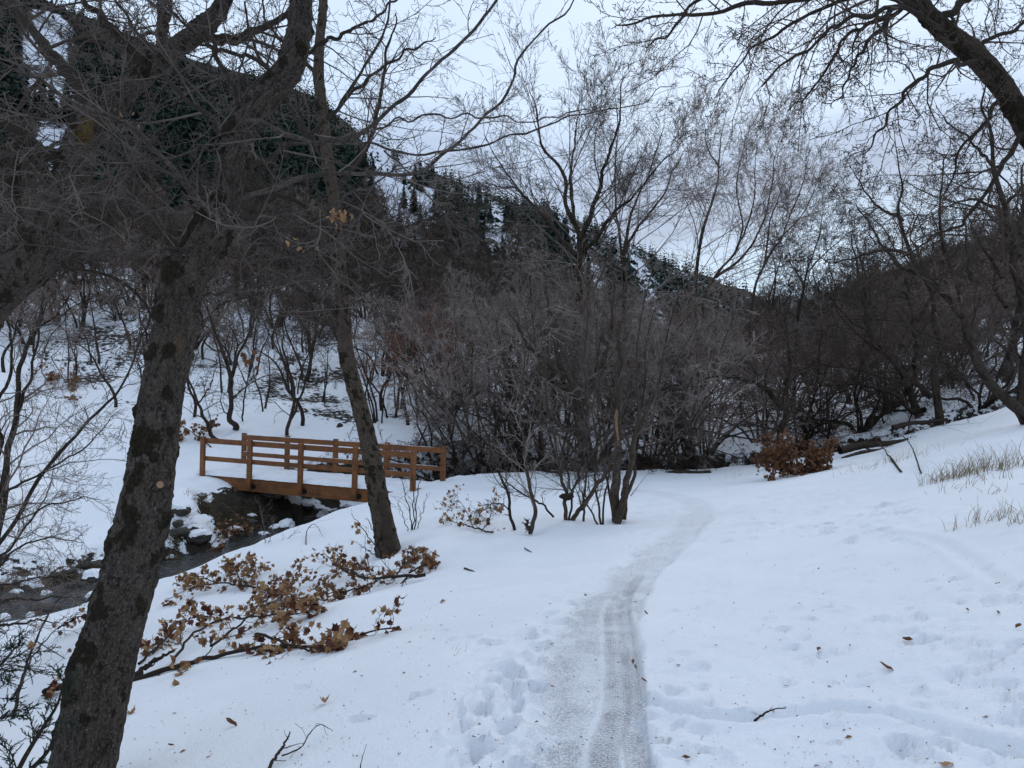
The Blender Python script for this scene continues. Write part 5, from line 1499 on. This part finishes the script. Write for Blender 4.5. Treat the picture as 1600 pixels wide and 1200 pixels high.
leafy_branch('heap of tan leaves on twigs at the edge of the creek bank',
    [[(420,925,.03),(380,922,.07),(340,922,.10),(300,930,.10),(260,945,.08)],
     [(380,922,.07),(365,905,.18),(350,898,.14)],
     [(340,922,.10),(310,915,.14),(280,918,.10)],
     [(390,920,.08),(400,905,.2),(390,890,.2)]], .018, 260, (.62, .36, .02), .085, 803)
leafy_branch('small spray of tan leaves between the slim tree and the near stems',
    [[(770,835,.02),(740,830,.06),(710,822,.06),(690,815,.05)],[(740,830,.06),(720,800,.18),(700,795,.15)],[(755,832,.04),(770,815,.15),(775,800,.1)]], .014, 110, (.7, .3, 0), .075, 804)
leafy_branch('small leafy twigs poking up between the two long leaf-covered branches',
    [[(400,950,.02),(430,940,.1),(460,925,.16),(480,905,.18)],[(430,940,.1),(450,960,.10),(490,965,.05)]], .012, 90, (.6, .25, .15), .08, 805)
leafy_branch('dead branch with a few dark red leaves, left of the big trunk by the juniper',
    [[(70,1085,.02),(110,1078,.05),(160,1070,.05)],[(20,1110,.1),(50,1060,.2),(90,1010,.22),(120,985,.2),(150,975,.12)],[(90,1010,.22),(130,985,.2),(170,978,.10)]], .018, 60, (.25, .25, .5), .085, 806)
leafy_branch('low thicket of orange-brown leaves on the far bank at the left end of the bridge',
    [[(330,700,.02),(310,690,.15),(290,680,.22),(275,672,.2)],[(310,690,.15),(325,680,.3),(335,675,.3)],[(290,690,.1),(280,690,.2),(268,695,.15)]], .02, 150, (.15, .8, .05), .13, 807, cat='dead bush', name='leafy_bush')
leafy_branch('hanging spray of orange leaves over the grassy creek bank by the bridge',
    [[(330,860,.1),(350,845,.3),(370,835,.45)],[(350,845,.3),(375,850,.35),(390,845,.4)],[(325,870,.1),(345,865,.2)]], .01, 75, (.25, .75, 0), .11, 808, cat='dead bush', name='leafy_bush')
leafy_branch('patch of orange-brown leaves caught on the snowy slope at the left',
    [[(80,560,.05),(95,590,.15),(105,610,.15),(120,640,.05)],[(95,590,.15),(75,600,.2)],[(105,610,.15),(120,600,.25)]], .02, 150, (.35, .65, 0), .16, 809, cat='dead bush', name='leafy_bush')
# brown leafy bush by the creek, past the bend of the path
bx = ghit(1262, 742); bz = gz(bx[0], bx[1] + .8)
NB = 290; bb = thing('leafy_bush', 'round rusty brown bush that kept its leaves, beyond the snow field beside the fallen logs', 'bush', (bx[0], bx[1] + .8, bz))
rb = np.random.default_rng(31); n = 26; a = rb.uniform(0, 6.28, n)
P = walk(np.zeros((n, 3)), np.stack([np.cos(a) * 1.3, np.sin(a) * .9, rb.uniform(.15, .9, n)], 1), rb.uniform(.7, 1.25, n), 8, .4, .1, rb); R = .016 * np.linspace(1, .3, 8)[None] * np.ones((n, 1))
V, Fq = tubes(P, R, 5); obj('trunk', mesh_np('trunk', V, Fq, M_BARKD), bb)
ac = Acc(); q = levels(ac, P, R, [dict(per=8, t0=.2, t1=1, ang=45, ln=.45, rf=.5, K=5, wob=.5, up=.1, rmin=.004), dict(per=5, t0=.2, t1=1, ang=45, ln=.5, rf=.5, K=3, wob=.4, up=0, rmin=.003)], rb)
obj('crown', ac.mesh('crown', M_TW_R), bb)
E = np.concatenate([q[1][0][:, -1], q[0][0][:, -1], q[1][0][:, 1]])
for i in rb.choice(len(E), 290, replace=False): add_leaf(bb, E[i], rb.uniform(.08, .13), rb, BRN)
LV = np.array([v.co[:] for v in LEAVES[1].vertices]); VV = []
for q_ in E[rb.integers(0, len(E), 1100)] + rb.normal(0, .05, (1100, 3)):
    Mx = np.array(Matrix.Rotation(rb.uniform(0, 6.28), 3, Vector(nrm(rb.normal(0, 1, (1, 3)))[0]))); VV.append(LV @ Mx.T * rb.uniform(.07, .12) + q_)
LF = [np.array([p.vertices[:] for p in LEAVES[1].polygons if len(p.vertices) == k_]) for k_ in (3, 4)]
tag(obj('dead_leaves', mesh_np('dead_leaves', np.concatenate(VV), [(f_[None] + (np.arange(1100) * len(LV))[:, None, None]).reshape(-1, f_.shape[1]) for f_ in LF], M_LEAF[1], False), bb), kind='stuff')
# leaf clusters that still hang in the trees
def hang(parent, P0, n, spread, size, mats, seed, o):
    r = np.random.default_rng(seed)
    for k in range(n): add_leaf(parent, P0 - o + r.normal(0, 1, 3) * spread, size * r.uniform(.7, 1.2), r, mats)
hang(slim, px(528, 338, 11.2), 22, np.array([.10, .08, .06]), .13, TAN, 1, so_)
hang(slim, px(388, 563, 12.2), 12, np.array([.07, .06, .07]), .13, BRN, 2, so_)
hang(hero, px(440, 385, 3.7), 5, np.array([.05, .05, .02]), .035, TAN, 3, hero_o)
hang(left_t, px(200, 205, 4.9), 5, np.array([.12, .1, .08]), .05, TAN, 4, lo)
# single leaves on the snow
rL = np.random.default_rng(55)
for (X, Y, s, lb, kind) in [
 (363,1134,.10,'tan curled leaf alone on the snow, right of the foot of the big trunk','w'),(205,1118,.09,'tan leaf on the snow touching the right side of the big trunk','m'),(277,1072,.11,'tan folded leaf standing on the snow just below the leafy branch','m'),
 (268,1168,.05,'small tan leaf on the snow near the bottom edge, beside a dark bit','w'),(507,1101,.09,'two-lobed tan leaf on a twig, alone on the snow left of the path','m'),(741,1155,.06,'tan leaf in the trampled snow left of the path','w'),
 (1420,1003,.11,'long orange-brown leaf in a paw print, right of the path','w'),(1387,1047,.10,'orange-brown leaf lying alone on the snow at the right','w'),(1279,1018,.08,'brown leaf standing upright on the snow, between the path and the right edge','w'),
 (1480,1228-30,.10,'brown leaf at the bottom edge on the right','w'),(1071,1188,.07,'brown leaf near the bottom, just right of the tyre rut','w'),(1590,982,.08,'brown leaf on the snow at the right edge','w'),
 (989,1038,.06,'orange leaf pair lying in the tyre rut','w'),(993,1046,.04,'small orange leaf below the pair in the tyre rut','w'),(1007,1067,.05,'brown leaf on the right lip of the tyre rut','w'),
 (1013,931,.06,'dark brown leaf on the right edge of the path where it widens','w'),(1010,961,.06,'long leaf just off the path, right of its narrow part','w'),(1560,960,.05,'brown leaf in a dip at the right','w'),
 (1558,914,.06,'leaf in the old rut at the right edge','w'),(680,891,.07,'tan leaf just right of the leafy branch under the slim tree','m'),(862,1075,.05,'orange leaf in the middle of the path','w'),(914,932,.05,'brown leaf in a boot print left of the path','m'),
 (901,953,.04,'small brown leaf beside the boot prints left of the path','w'),(855,967,.06,'brown twig-like leaf left of the path above a boot print','w'),(862,1009,.04,'dark leaf at the left edge of the path','w'),(1512,956,.05,'upright brown leaf on the snow near the right edge','w'),
 (1248,945,.04,'small leaf on the open snow right of the path','w'),(690,942,.10,'dry curled leaf on the snow between the leafy branch and the path','m')]:
    g = ghit(X, Y)
    me = WLEAF[rL.integers(0, 2)] if kind == 'w' else LEAVES[TAN[rL.integers(0, 3)]]
    o = tag(obj('fallen_leaf', me), lb, 'leaf'); s *= .8; o.scale = (s, s, s)
    o.location = (g[0], g[1], g[2] + .012); o.rotation_euler = (rL.uniform(-.3, .3), rL.uniform(-.3, .3), rL.uniform(0, 6.28))
# tiny litter over the snow: bark flecks and bud scales beyond counting
mlit = 1500
lx, ly = [], []
for k in range(mlit):
    X = rL.uniform(150, 1650); Y = 770 + 430 * rL.random() ** .9
    lx.append(X); ly.append(Y)
lx, ly = np.array(lx), np.array(ly)
dd_ = np.clip(1.7 * F / (ly - 600), 2.5, 18); xx_ = (lx - 800) / F * dd_
zz_ = base_z(xx_, dd_)
dd_ = np.clip((EYE - zz_) * F / (ly - 600), 2.5, 19); xx_ = (lx - 800) / F * dd_; zz_, so__ = carve(xx_, dd_, base_z(xx_, dd_))
okm = (so__ < .1) & (vnoise(xx_ * .8, dd_ * .6, seed=88) + rL.uniform(-.5, .5, len(xx_)) > .05); xx_, dd_, zz_ = xx_[okm], dd_[okm], zz_[okm]; m = len(xx_)
P = np.stack([xx_, dd_, zz_ + .004 + .035 * fbm(xx_ * 0.55, dd_ * 0.55, octs=3, seed=21) + .010 * fbm(xx_ * 2.4, dd_ * 2.4, octs=3, seed=22)], 1)
th = rL.uniform(0, 6.28, m); s = rL.uniform(.0025, .009, m) * (1 + (rL.random(m) < .06) * 1.6)
e = np.stack([np.cos(th), np.sin(th), rL.uniform(-.2, .4, m)], 1) * s[:, None]; f_ = np.stack([-np.sin(th), np.cos(th), rL.uniform(-.1, .5, m)], 1) * s[:, None] * .4
V = np.stack([P - e, P + f_ + (0, 0, .004), P + e, P - f_ + (0, 0, .003)], 1).reshape(-1, 3)
tag(obj('snow_litter', mesh_np('snow_litter', V, np.arange(len(V)).reshape(-1, 4), M_LEAF[1], False)), kind='stuff')

# ------------------------------------------------------------------ sticks on the snow
def stick(label, pts, r0, seed, name='fallen_stick', br=3, mat=M_BARKD, cat='stick', h=.01, sides=7):
    r = np.random.default_rng(seed); W = []
    for q in pts:
        g = ghit(q[0], q[1]); W.append([g[0], g[1], g[2] + (q[2] if len(q) > 2 else h)])
    W = np.array(W); o0 = W[0].copy()
    t = thing(name, label, cat, o0)
    C = catmull(W - o0, 22) + r.normal(0, r0 * .25, (22, 3)); R = r0 * (1 - np.linspace(0, .7, 22)) * (1 + .15 * r.normal(0, 1, 22))
    V, Fq = tubes(C[None], R[None], sides); obj('stem', mesh_np('stem', V, Fq, mat), t)
    if br:
        ac = Acc(); levels(ac, C[None], R[None], [dict(per=br, t0=.2, t1=.95, ang=45, ln=.38, rf=.55, K=6, wob=.6, up=.3, rmin=.0015)], r)
        obj('twig', ac.mesh('twig', M_TW_D), t)
    return t
stick('dark knobbly stick poking out of the snow at the bottom edge, left of the path', [(415,1212,.0),(432,1190,.03),(447,1172,.04),(452,1160,.05)], .009, 901)
stick('thin curved twig with a leaf at the bottom, right of the dark knobbly stick', [(440,1188,.02),(470,1178,.03),(483,1160,.04),(500,1148,.05),(520,1152,.03)], .004, 902)
stick('forked dark twig lying in the old track, right of the path', [(1178,1129,.01),(1195,1122,.02),(1210,1118,.03),(1228,1116,.03)], .006, 903, br=2)
stick('short dark stick on the snow right of the slim tree', [(726,889,.01),(742,894,.01)], .012, 904, br=0)
stick('short dark stick on the snow below the near stems', [(820,859,.02),(832,864,.0)], .010, 905, br=0)
stick('bent twig arching from the snow at the edge of the creek bank', [(478,853,.02),(480,838,.12),(492,832,.16),(505,842,.04)], .010, 906)
stick('long bare branch rising from the snow left of the big trunk', [(20,1125,.0),(45,1070,.25),(80,1010,.45),(115,975,.55),(140,965,.55)], .016, 907, name='bare_branch', cat='branch', br=5)
stick('broken branch stub lying left of the foot of the big trunk', [(68,1086,.03),(95,1082,.05),(130,1078,.06)], .028, 908, br=2)
stick('thick dark branch lying under the leaves right of the big trunk', [(205,1065,.03),(240,1048,.08),(275,1036,.12)], .028, 909, br=3)
stick('long thin dead stem leaning on the bank at the right, above the dry grass', [(1408,738,.0),(1370,705,.3),(1335,672,.6)], .022, 910, br=4)
stick('dead stem bent over the snow beside the dry grass', [(1440,742,.0),(1420,715,.3),(1395,700,.45),(1350,685,.5)], .012, 911, br=4)
for i, (a, lb) in enumerate([([(985,775,.0),(1000,762,.1),(1013,750,.2)], 'thin stick leaning out of the snow right of the near stems'), ([(560,1215,.0),(565,1200,.03),(573,1180,.05)], 'single thin stem sticking up at the bottom edge of the snow')]):
    stick(lb, a, .008 if i == 0 else .003, 912 + i, br=0)
# fallen logs by the creek
def log(label, X0, Y0, X1, Y1, dd, r0, seed, br=5):
    r = np.random.default_rng(seed); a, b = px(X0, Y0, dd), px(X1, Y1, dd + r.uniform(-1, 1))
    C = catmull(np.array([a, a * .66 + b * .34 + (0, 0, .05), a * .33 + b * .67, b]), 30); o0 = C[0].copy(); t = thing('fallen_log', label, 'log', o0)
    me, C2, R2 = trunk_mesh('trunk', C - o0, [r0, r0 * .85, r0 * .6], 14, 40, M_BARKD, seed, .15, .1, small=False); obj('trunk', me, t)
    ac = Acc(); levels(ac, C2[None, ::2], R2[None, ::2], [dict(per=br, t0=.2, t1=.98, ang=50, ln=.35, rf=.35, K=7, wob=.5, up=.1, rmin=.008), dict(per=4, t0=.3, t1=.98, ang=45, ln=.5, rf=.5, K=4, wob=.4, up=0, rmin=.006)], r)
    obj('limb', ac.mesh('limb', M_TW_D), t)
log('dark fallen log raised over the creek right of the rusty brown bush', 1312, 704, 1418, 688, 21.5, .11, 41)
log('dark fallen log with hanging roots under the raised one', 1320, 722, 1400, 700, 21.2, .16, 42)
log('fallen trunk lying across the snow patch, left of the rusty brown bush', 1170, 722, 1215, 712, 23.5, .10, 43)
log('low fallen log in the dark litter behind the bend of the path', 1040, 742, 1110, 738, 23.0, .10, 44)
log('pale fallen trunk on the snow bank behind the fan-shaped tree', 1395, 668, 1480, 655, 24.0, .08, 45)
log('broken dark stump leaning behind the bridge rail', 523, 695, 532, 664, 26.5, .18, 46, 2)
# dry grass and weeds
def tuft(X, Y, n, h, w, label, seed, group=None, mat=M_STRAW, sp=.18):
    r = np.random.default_rng(seed); g = ghit(X, Y)
    P = np.stack([r.normal(0, sp, n), r.normal(0, sp * .7, n), np.zeros(n)], 1); P[:, 2] = zg(P[:, 0] + g[0], P[:, 1] + g[1]) - g[2] - .02
    Q = walk(P, np.array([[.1, 0, 1.0]]) + r.normal(0, .25, (n, 3)), h * r.uniform(.4, 1.1, n), 5, .3, -.35, r)
    V, Fq = tubes(Q, w * (1 - np.linspace(0, .8, 5))[None] * np.ones((n, 1)), 3)
    o = tag(obj('grass_tuft', mesh_np('grass_tuft', V, Fq, mat, False)), label, 'dry grass', group); o.location = g
for i, (X, Y, n, h, sp) in enumerate([(1462,752,30,.26,.14),(1482,748,40,.34,.13),(1505,744,26,.3,.14),(1520,738,60,.42,.22),(1545,735,55,.38,.2),(1575,732,50,.38,.2),(1500,760,16,.2,.2),(1550,752,20,.25,.25)]):
    tuft(X, Y, n, h, .004, 'pale dry grass standing on the crest of the right-hand snow bank', 1000 + i, 'dry grass on the crest at the right', sp=sp)
for i, (X, Y, n, h, sp, lb) in enumerate([(1572,806,30,.16,.07,'small clump of dry grass around a brown tussock at the right'),(1530,812,12,.26,.12,'few thin dry stems left of the brown tussock'),(1508,822,8,.2,.12,'three or four bent dry stems on the open snow at the right'),
      (1596,815,22,.2,.08,'dry grass clump cut off by the right edge'),(1560,770,14,.2,.2,'thin dry stems between the crest grass and the tussock'),(1430,715,22,.3,.4,'dry weeds along the top of the bank under the leaning stem'),(1370,730,26,.3,.5,'dry weeds beside the fallen logs'),
      (1395,722,26,.35,.4,'dry brown weeds right of the fallen logs'),(710,1025-5,4,.08,.05,'few tiny grass tips through the snow left of the path'),(365,1110,7,.05,.06,'few short grass tips through the snow by the big trunk'),(1170,745,14,.25,.5,'thin brown weeds on the crest past the bend of the path')]):
    tuft(X, Y, n, h, .0035 if h > .1 else .0016, lb, 1020 + i, sp=sp)
print('things', round(time.time() - T0, 1))

# ------------------------------------------------------------------ near stems by the bend of the path
rn = np.random.default_rng(71)
def stem_clump(name, label, cat, stems, lv, tw, tm, seed, origin=None, kn=None):
    """stems: (pixel path with distance, r0, r1)"""
    r = np.random.default_rng(seed)
    f = px(*stems[0][0][0]); f = np.array([f[0], f[1], gz(f[0], f[1]) - .05])
    t = thing(name, label, cat, f); PP, RR = [], []
    for i, (p, a, b) in enumerate(stems):
        C = catmull(pxs(p) - f, 40); j = np.stack([fbm(np.arange(40) * .3, np.full(40, seed + i * 2.1 + k), octs=2, seed=seed + k + i) for k in range(3)], 1) * .035
        C += j * np.minimum(np.arange(40) / 5, 1)[:, None]
        R = (1 - np.linspace(0, 1, 40)) ** .8 * (a - b) + b
        if a > .03: me, _, _ = trunk_mesh('stem', C, R, 14, 110, tm, seed + i, .1, .08, small=False)
        else:
            V, Fq = tubes(C[None], R[None], 7); me = mesh_np('stem', V, Fq, tm)
        obj('stem', me, t); PP.append(C[::2]); RR.append(R[::2])
    ac = Acc(); levels(ac, np.array(PP), np.array(RR), lv, r)
    obj('crown', ac.mesh('crown', tw), t)
    return t, f
lvN = [dict(per=16, t0=.18, t1=.98, ang=38, ln=.30, rf=.45, K=7, wob=.3, up=.25, rmin=.0035),
       dict(per=8, t0=.12, t1=.98, ang=38, ln=.5, rf=.5, K=5, wob=.3, up=.15, rmin=.0025),
       dict(per=5, t0=.15, t1=1, ang=38, ln=.55, rf=.6, K=2, wob=.3, up=.1, rmin=.0022)]
D1 = ghit(965, 815)[1]
tA, fA = stem_clump('broken_tree', 'broken double trunk with a pale torn strip at the bend of the path', 'tree',
  [([(964,822,D1),(962,780,D1),(965,740,D1),(966,700,D1),(966,660,D1),(968,620,D1),(970,580,D1),(968,540,D1),(965,500,D1)], .085, .03),
   ([(964,818,D1-.1),(972,790,D1-.1),(980,760,D1-.1),(985,730,D1-.1),(990,690,D1),(1005,650,D1+.2),(1030,600,D1+.4),(1040,540,D1+.5)], .07, .02),
   ([(976,812,D1),(978,780,D1),(990,740,D1),(988,700,D1),(1000,640,D1),(995,560,D1),(1005,480,D1),(1020,420,D1)], .035, .006),
   ([(960,815,D1+.2),(940,700,D1+.2),(935,620,D1+.2),(948,540,D1+.3),(960,460,D1+.3),(950,390,D1+.3)], .022, .005)], [dict(lvN[0], t0=.45, per=12)] + lvN[1:], M_TW_G, M_BARK2, 401)
# the torn, barkless strip
Cst = catmull(pxs([(964,640,D1-.088),(963,665,D1-.090),(966,690,D1-.088),(965,705,D1-.085)]) - fA, 14)
V, Fq = tubes(Cst[None], (np.array([.012,.03,.034,.022,.02,.026,.018,.016,.02,.014,.012,.012,.008,.004]))[None], 8); obj('torn_strip', mesh_np('torn_strip', V, Fq, M_CUT), tA)
D2 = ghit(905, 822)[1]
stem_clump('stem_clump', 'clump of thin dark stems with a knobbly burl, left of the broken trunk', 'shrub',
  [([(884,812,D2),(882,790,D2),(886,770,D2),(878,745,D2),(872,710,D2),(862,670,D2),(855,620,D2),(850,560,D2),(842,500,D2)], .035, .006),
   ([(893,815,D2),(905,795,D2),(925,770,D2),(945,745,D2),(958,715,D2),(970,690,D2+.2)], .040, .02),
   ([(911,822,D2),(912,790,D2),(916,740,D2),(913,690,D2),(915,640,D2),(912,580,D2),(918,500,D2),(912,430,D2)], .020, .005),
   ([(936,824,D2),(925,800,D2),(912,782,D2),(905,760,D2),(900,720,D2),(905,660,D2)], .016, .004),
   ([(940,824,D2),(935,790,D2),(930,750,D2),(932,700,D2),(928,640,D2),(935,560,D2),(930,480,D2)], .020, .005),
   ([(886,778,D2),(898,760,D2),(906,740,D2),(900,700,D2),(895,660,D2)], .022, .006),
   ([(942,822,D2+.1),(944,780,D2+.1),(950,740,D2+.1),(938,690,D2+.1),(922,640,D2+.1),(900,590,D2+.1)], .018, .005),
   ([(888,815,D2),(894,780,D2),(890,750,D2),(880,710,D2),(865,660,D2),(840,610,D2)], .02, .005)], lvN, M_TW_G, M_BARK2, 402)
# burl
g = px(886, 776, D2 - .02); W, Fc = rock_form(91)
tag(obj('burl_wood', mesh_np('burl_wood', W * .11, Fc, M_BARKD)), 'dark knobbly burl grown round the stems left of the broken trunk', 'burl').location = g
D3 = ghit(832, 832)[1]
stem_clump('stem_clump', 'slender pale stem curving up from a dark root collar before the thicket', 'shrub',
  [([(828,834,D3),(835,815,D3),(833,790,D3),(828,760,D3),(822,720,D3),(818,680,D3),(812,640,D3),(818,590,D3),(815,530,D3),(805,470,D3)], .035, .006),
   ([(829,834,D3),(824,820,D3),(822,812,D3)], .03, .01)], [dict(lvN[0], per=18), lvN[1], lvN[2]], M_TW_P, M_BARK2, 403)
D4 = ghit(803, 826)[1]
stem_clump('stem_clump', 'thin dark stem bending left, just left of the slender pale stem', 'shrub',
  [([(804,828,D4),(797,800,D4),(793,770,D4),(782,745,D4),(770,715,D4),(762,680,D4),(745,640,D4),(735,590,D4),(740,530,D4)], .026, .005),
   ([(865,808,D4),(850,790,D4),(835,782,D4),(812,770,D4),(795,755,D4),(780,740,D4),(765,720,D4)], .018, .004),
   ([(797,800,D4),(780,785,D4),(760,795,D4),(735,812,D4)], .010, .003)], [dict(lvN[0], per=14), lvN[1], lvN[2]], M_TW_G, M_BARKD, 404)
D5 = ghit(640, 830)[1]
lvB = [dict(per=7, t0=.2, t1=.98, ang=35, ln=.35, rf=.5, K=6, wob=.35, up=.2, rmin=.003), dict(per=3, t0=.2, t1=1, ang=38, ln=.4, rf=.6, K=3, wob=.3, up=.1, rmin=.002)]
stem_clump('young_shrub', 'leafless young shrub of thin upright stems just right of the slim tree', 'shrub',
  [([(643,835,D5),(640,800,D5),(632,770,D5),(622,740,D5)], .012, .003), ([(648,835,D5),(650,800,D5),(655,760,D5),(660,730,D5)], .012, .003), ([(645,835,D5),(646,790,D5),(645,750,D5),(640,720,D5)], .011, .003),
   ([(640,836,D5),(628,800,D5),(618,780,D5)], .008, .002), ([(650,835,D5),(660,800,D5),(668,770,D5)], .008, .002)], lvB, M_TW_D, M_BARKD, 405)
D6 = ghit(594, 866)[1]
stem_clump('young_shrub', 'three thin shoots fanning up to the left from the foot of the slim tree', 'shrub',
  [([(597,868,D6-.2),(580,845,D6-.2),(562,820,D6-.2),(550,803,D6-.2)], .010, .003), ([(598,868,D6-.2),(586,835,D6-.2),(572,808,D6-.2)], .010, .003), ([(590,868,D6-.2),(575,860,D6-.2),(560,852,D6-.2)], .008, .003)], [dict(lvB[0], per=3)], M_TW_D, M_BARKD, 406)
D7 = 14.5
stem_clump('young_shrub', 'pale leafless weed shrub on the creek bank in front of the bridge', 'shrub',
  [([(415,860,D7),(412,830,D7),(408,800,D7),(400,780,D7)], .008, .002), ([(415,860,D7),(425,830,D7),(430,805,D7)], .007, .002), ([(416,860,D7),(440,845,D7),(470,830,D7)], .006, .002)], [dict(lvB[0], per=9, ln=.5), lvB[1]], M_TW_G, M_TW_G, 407)

# ------------------------------------------------------------------ leafless shrub at the left edge
DL = 9.5
lvL = [dict(per=12, t0=.1, t1=.98, ang=48, ln=.42, rf=.45, K=8, wob=.5, up=.1, rmin=.004, sides=4),
       dict(per=9, t0=.12, t1=.98, ang=45, ln=.5, rf=.5, K=5, wob=.45, up=.15, rmin=.0028),
       dict(per=6, t0=.2, t1=1, ang=42, ln=.5, rf=.6, K=3, wob=.4, up=.1, rmin=.0022)]
stem_clump('bare_shrub', 'tall leafless shrub with long arching stems at the left edge', 'shrub',
  [([(-20,930,DL),(0,800,DL),(15,700,DL),(28,620,DL),(35,560,DL),(60,500,DL),(70,440,DL),(75,380,DL)], .045, .008),
   ([(-20,880,DL),(10,720,DL),(30,640,DL),(48,590,DL),(60,520,DL),(75,470,DL)], .03, .006),
   ([(-40,900,DL),(20,820,DL-.3),(80,720,DL-.5),(130,670,DL-.6),(180,615,DL-.7),(210,560,DL-.7),(222,510,DL-.7)], .028, .004),
   ([(-60,860,DL),(0,780,DL-.4),(60,740,DL-.6),(130,700,DL-.7),(190,640,DL-.8)], .02, .003),
   ([(-40,780,DL),(0,700,DL),(-5,640,DL),(20,560,DL),(10,500,DL),(-10,440,DL)], .03, .006),
   ([(-60,950,DL),(0,880,DL-.3),(40,850,DL-.4),(90,840,DL-.4),(130,850,DL-.4)], .018, .003),
   ([(-60,900,DL),(10,860,DL-.3),(60,800,DL-.4),(110,780,DL-.5),(160,780,DL-.5)], .018, .003)], lvL, M_TW_G, M_BARKD, 408)
stem_clump('bare_shrub', 'low mat of dead twigs hanging over the creek at the left edge', 'shrub',
  [([(-60,960,8.6),(0,940,8.6),(60,935,8.5),(110,930,8.5)], .02, .004), ([(-60,1000,8.4),(0,980,8.4),(50,970,8.4),(90,975,8.4)], .02, .004), ([(-60,930,8.8),(0,915,8.8),(50,905,8.8),(100,900,8.8)], .018, .004)],
  [dict(per=14, t0=.1, t1=.98, ang=35, ln=.5, rf=.5, K=7, wob=.5, up=-.1, rmin=.004), dict(per=8, t0=.1, t1=1, ang=40, ln=.5, rf=.5, K=5, wob=.45, up=0, rmin=.003)], M_TW_B, M_BARKD, 409)

# ------------------------------------------------------------------ juniper at the lower left corner
def juniper(label, stems, seed):
    r = np.random.default_rng(seed); f = px(*stems[0][0]); f[2] = gz(f[0], f[1]) - .05
    t = thing('juniper', label, 'juniper', f)
    PP = np.array([catmull(pxs(s) - f, 14) for s in stems]); RR = np.ones((len(PP), 1)) * np.linspace(.012, .003, 14)[None]
    V, Fq = tubes(PP, RR, 6); obj('stem', mesh_np('stem', V, Fq, M_BARKD), t)
    ac = Acc()
    levels(ac, PP, RR, [dict(per=11, t0=.15, t1=1, ang=40, ln=.38, rf=.4, K=7, wob=.35, up=.1, rmin=.0018, sides=4),
        dict(per=16, t0=.08, t1=1, ang=38, ln=.42, rf=.8, K=5, wob=.3, up=.1, rmin=.0016, tip=.6),
        dict(per=12, t0=.05, t1=1, ang=42, ln=.38, rf=1, K=2, wob=.2, up=.05, rmin=.0016, tip=.6)], r)
    obj('crown', ac.mesh('crown', M_JUN), t)
juniper('dark green juniper sprays at the left edge, below the creek', [[(-120,1250,3.0),(-90,1150,3.0),(-50,1080,3.0),(0,1040,2.95),(25,1010,2.9)], [(-120,1250,3.0),(-80,1120,3.0),(-50,1050,3),(-20,1000,3)], [(-120,1260,3.0),(-70,1190,2.95),(-20,1140,2.9),(15,1110,2.9)], [(-120,1230,3),(-90,1100,3.1),(-70,1020,3.1)]], 1101)
juniper('juniper branch with green sprays against the left side of the big trunk', [[(-10,1290,3.05),(30,1200,3.05),(65,1140,3.1),(90,1100,3.15),(100,1060,3.2)], [(30,1220,3.05),(70,1180,3.1),(90,1150,3.15)]], 1102)
print('all', round(time.time() - T0, 1))
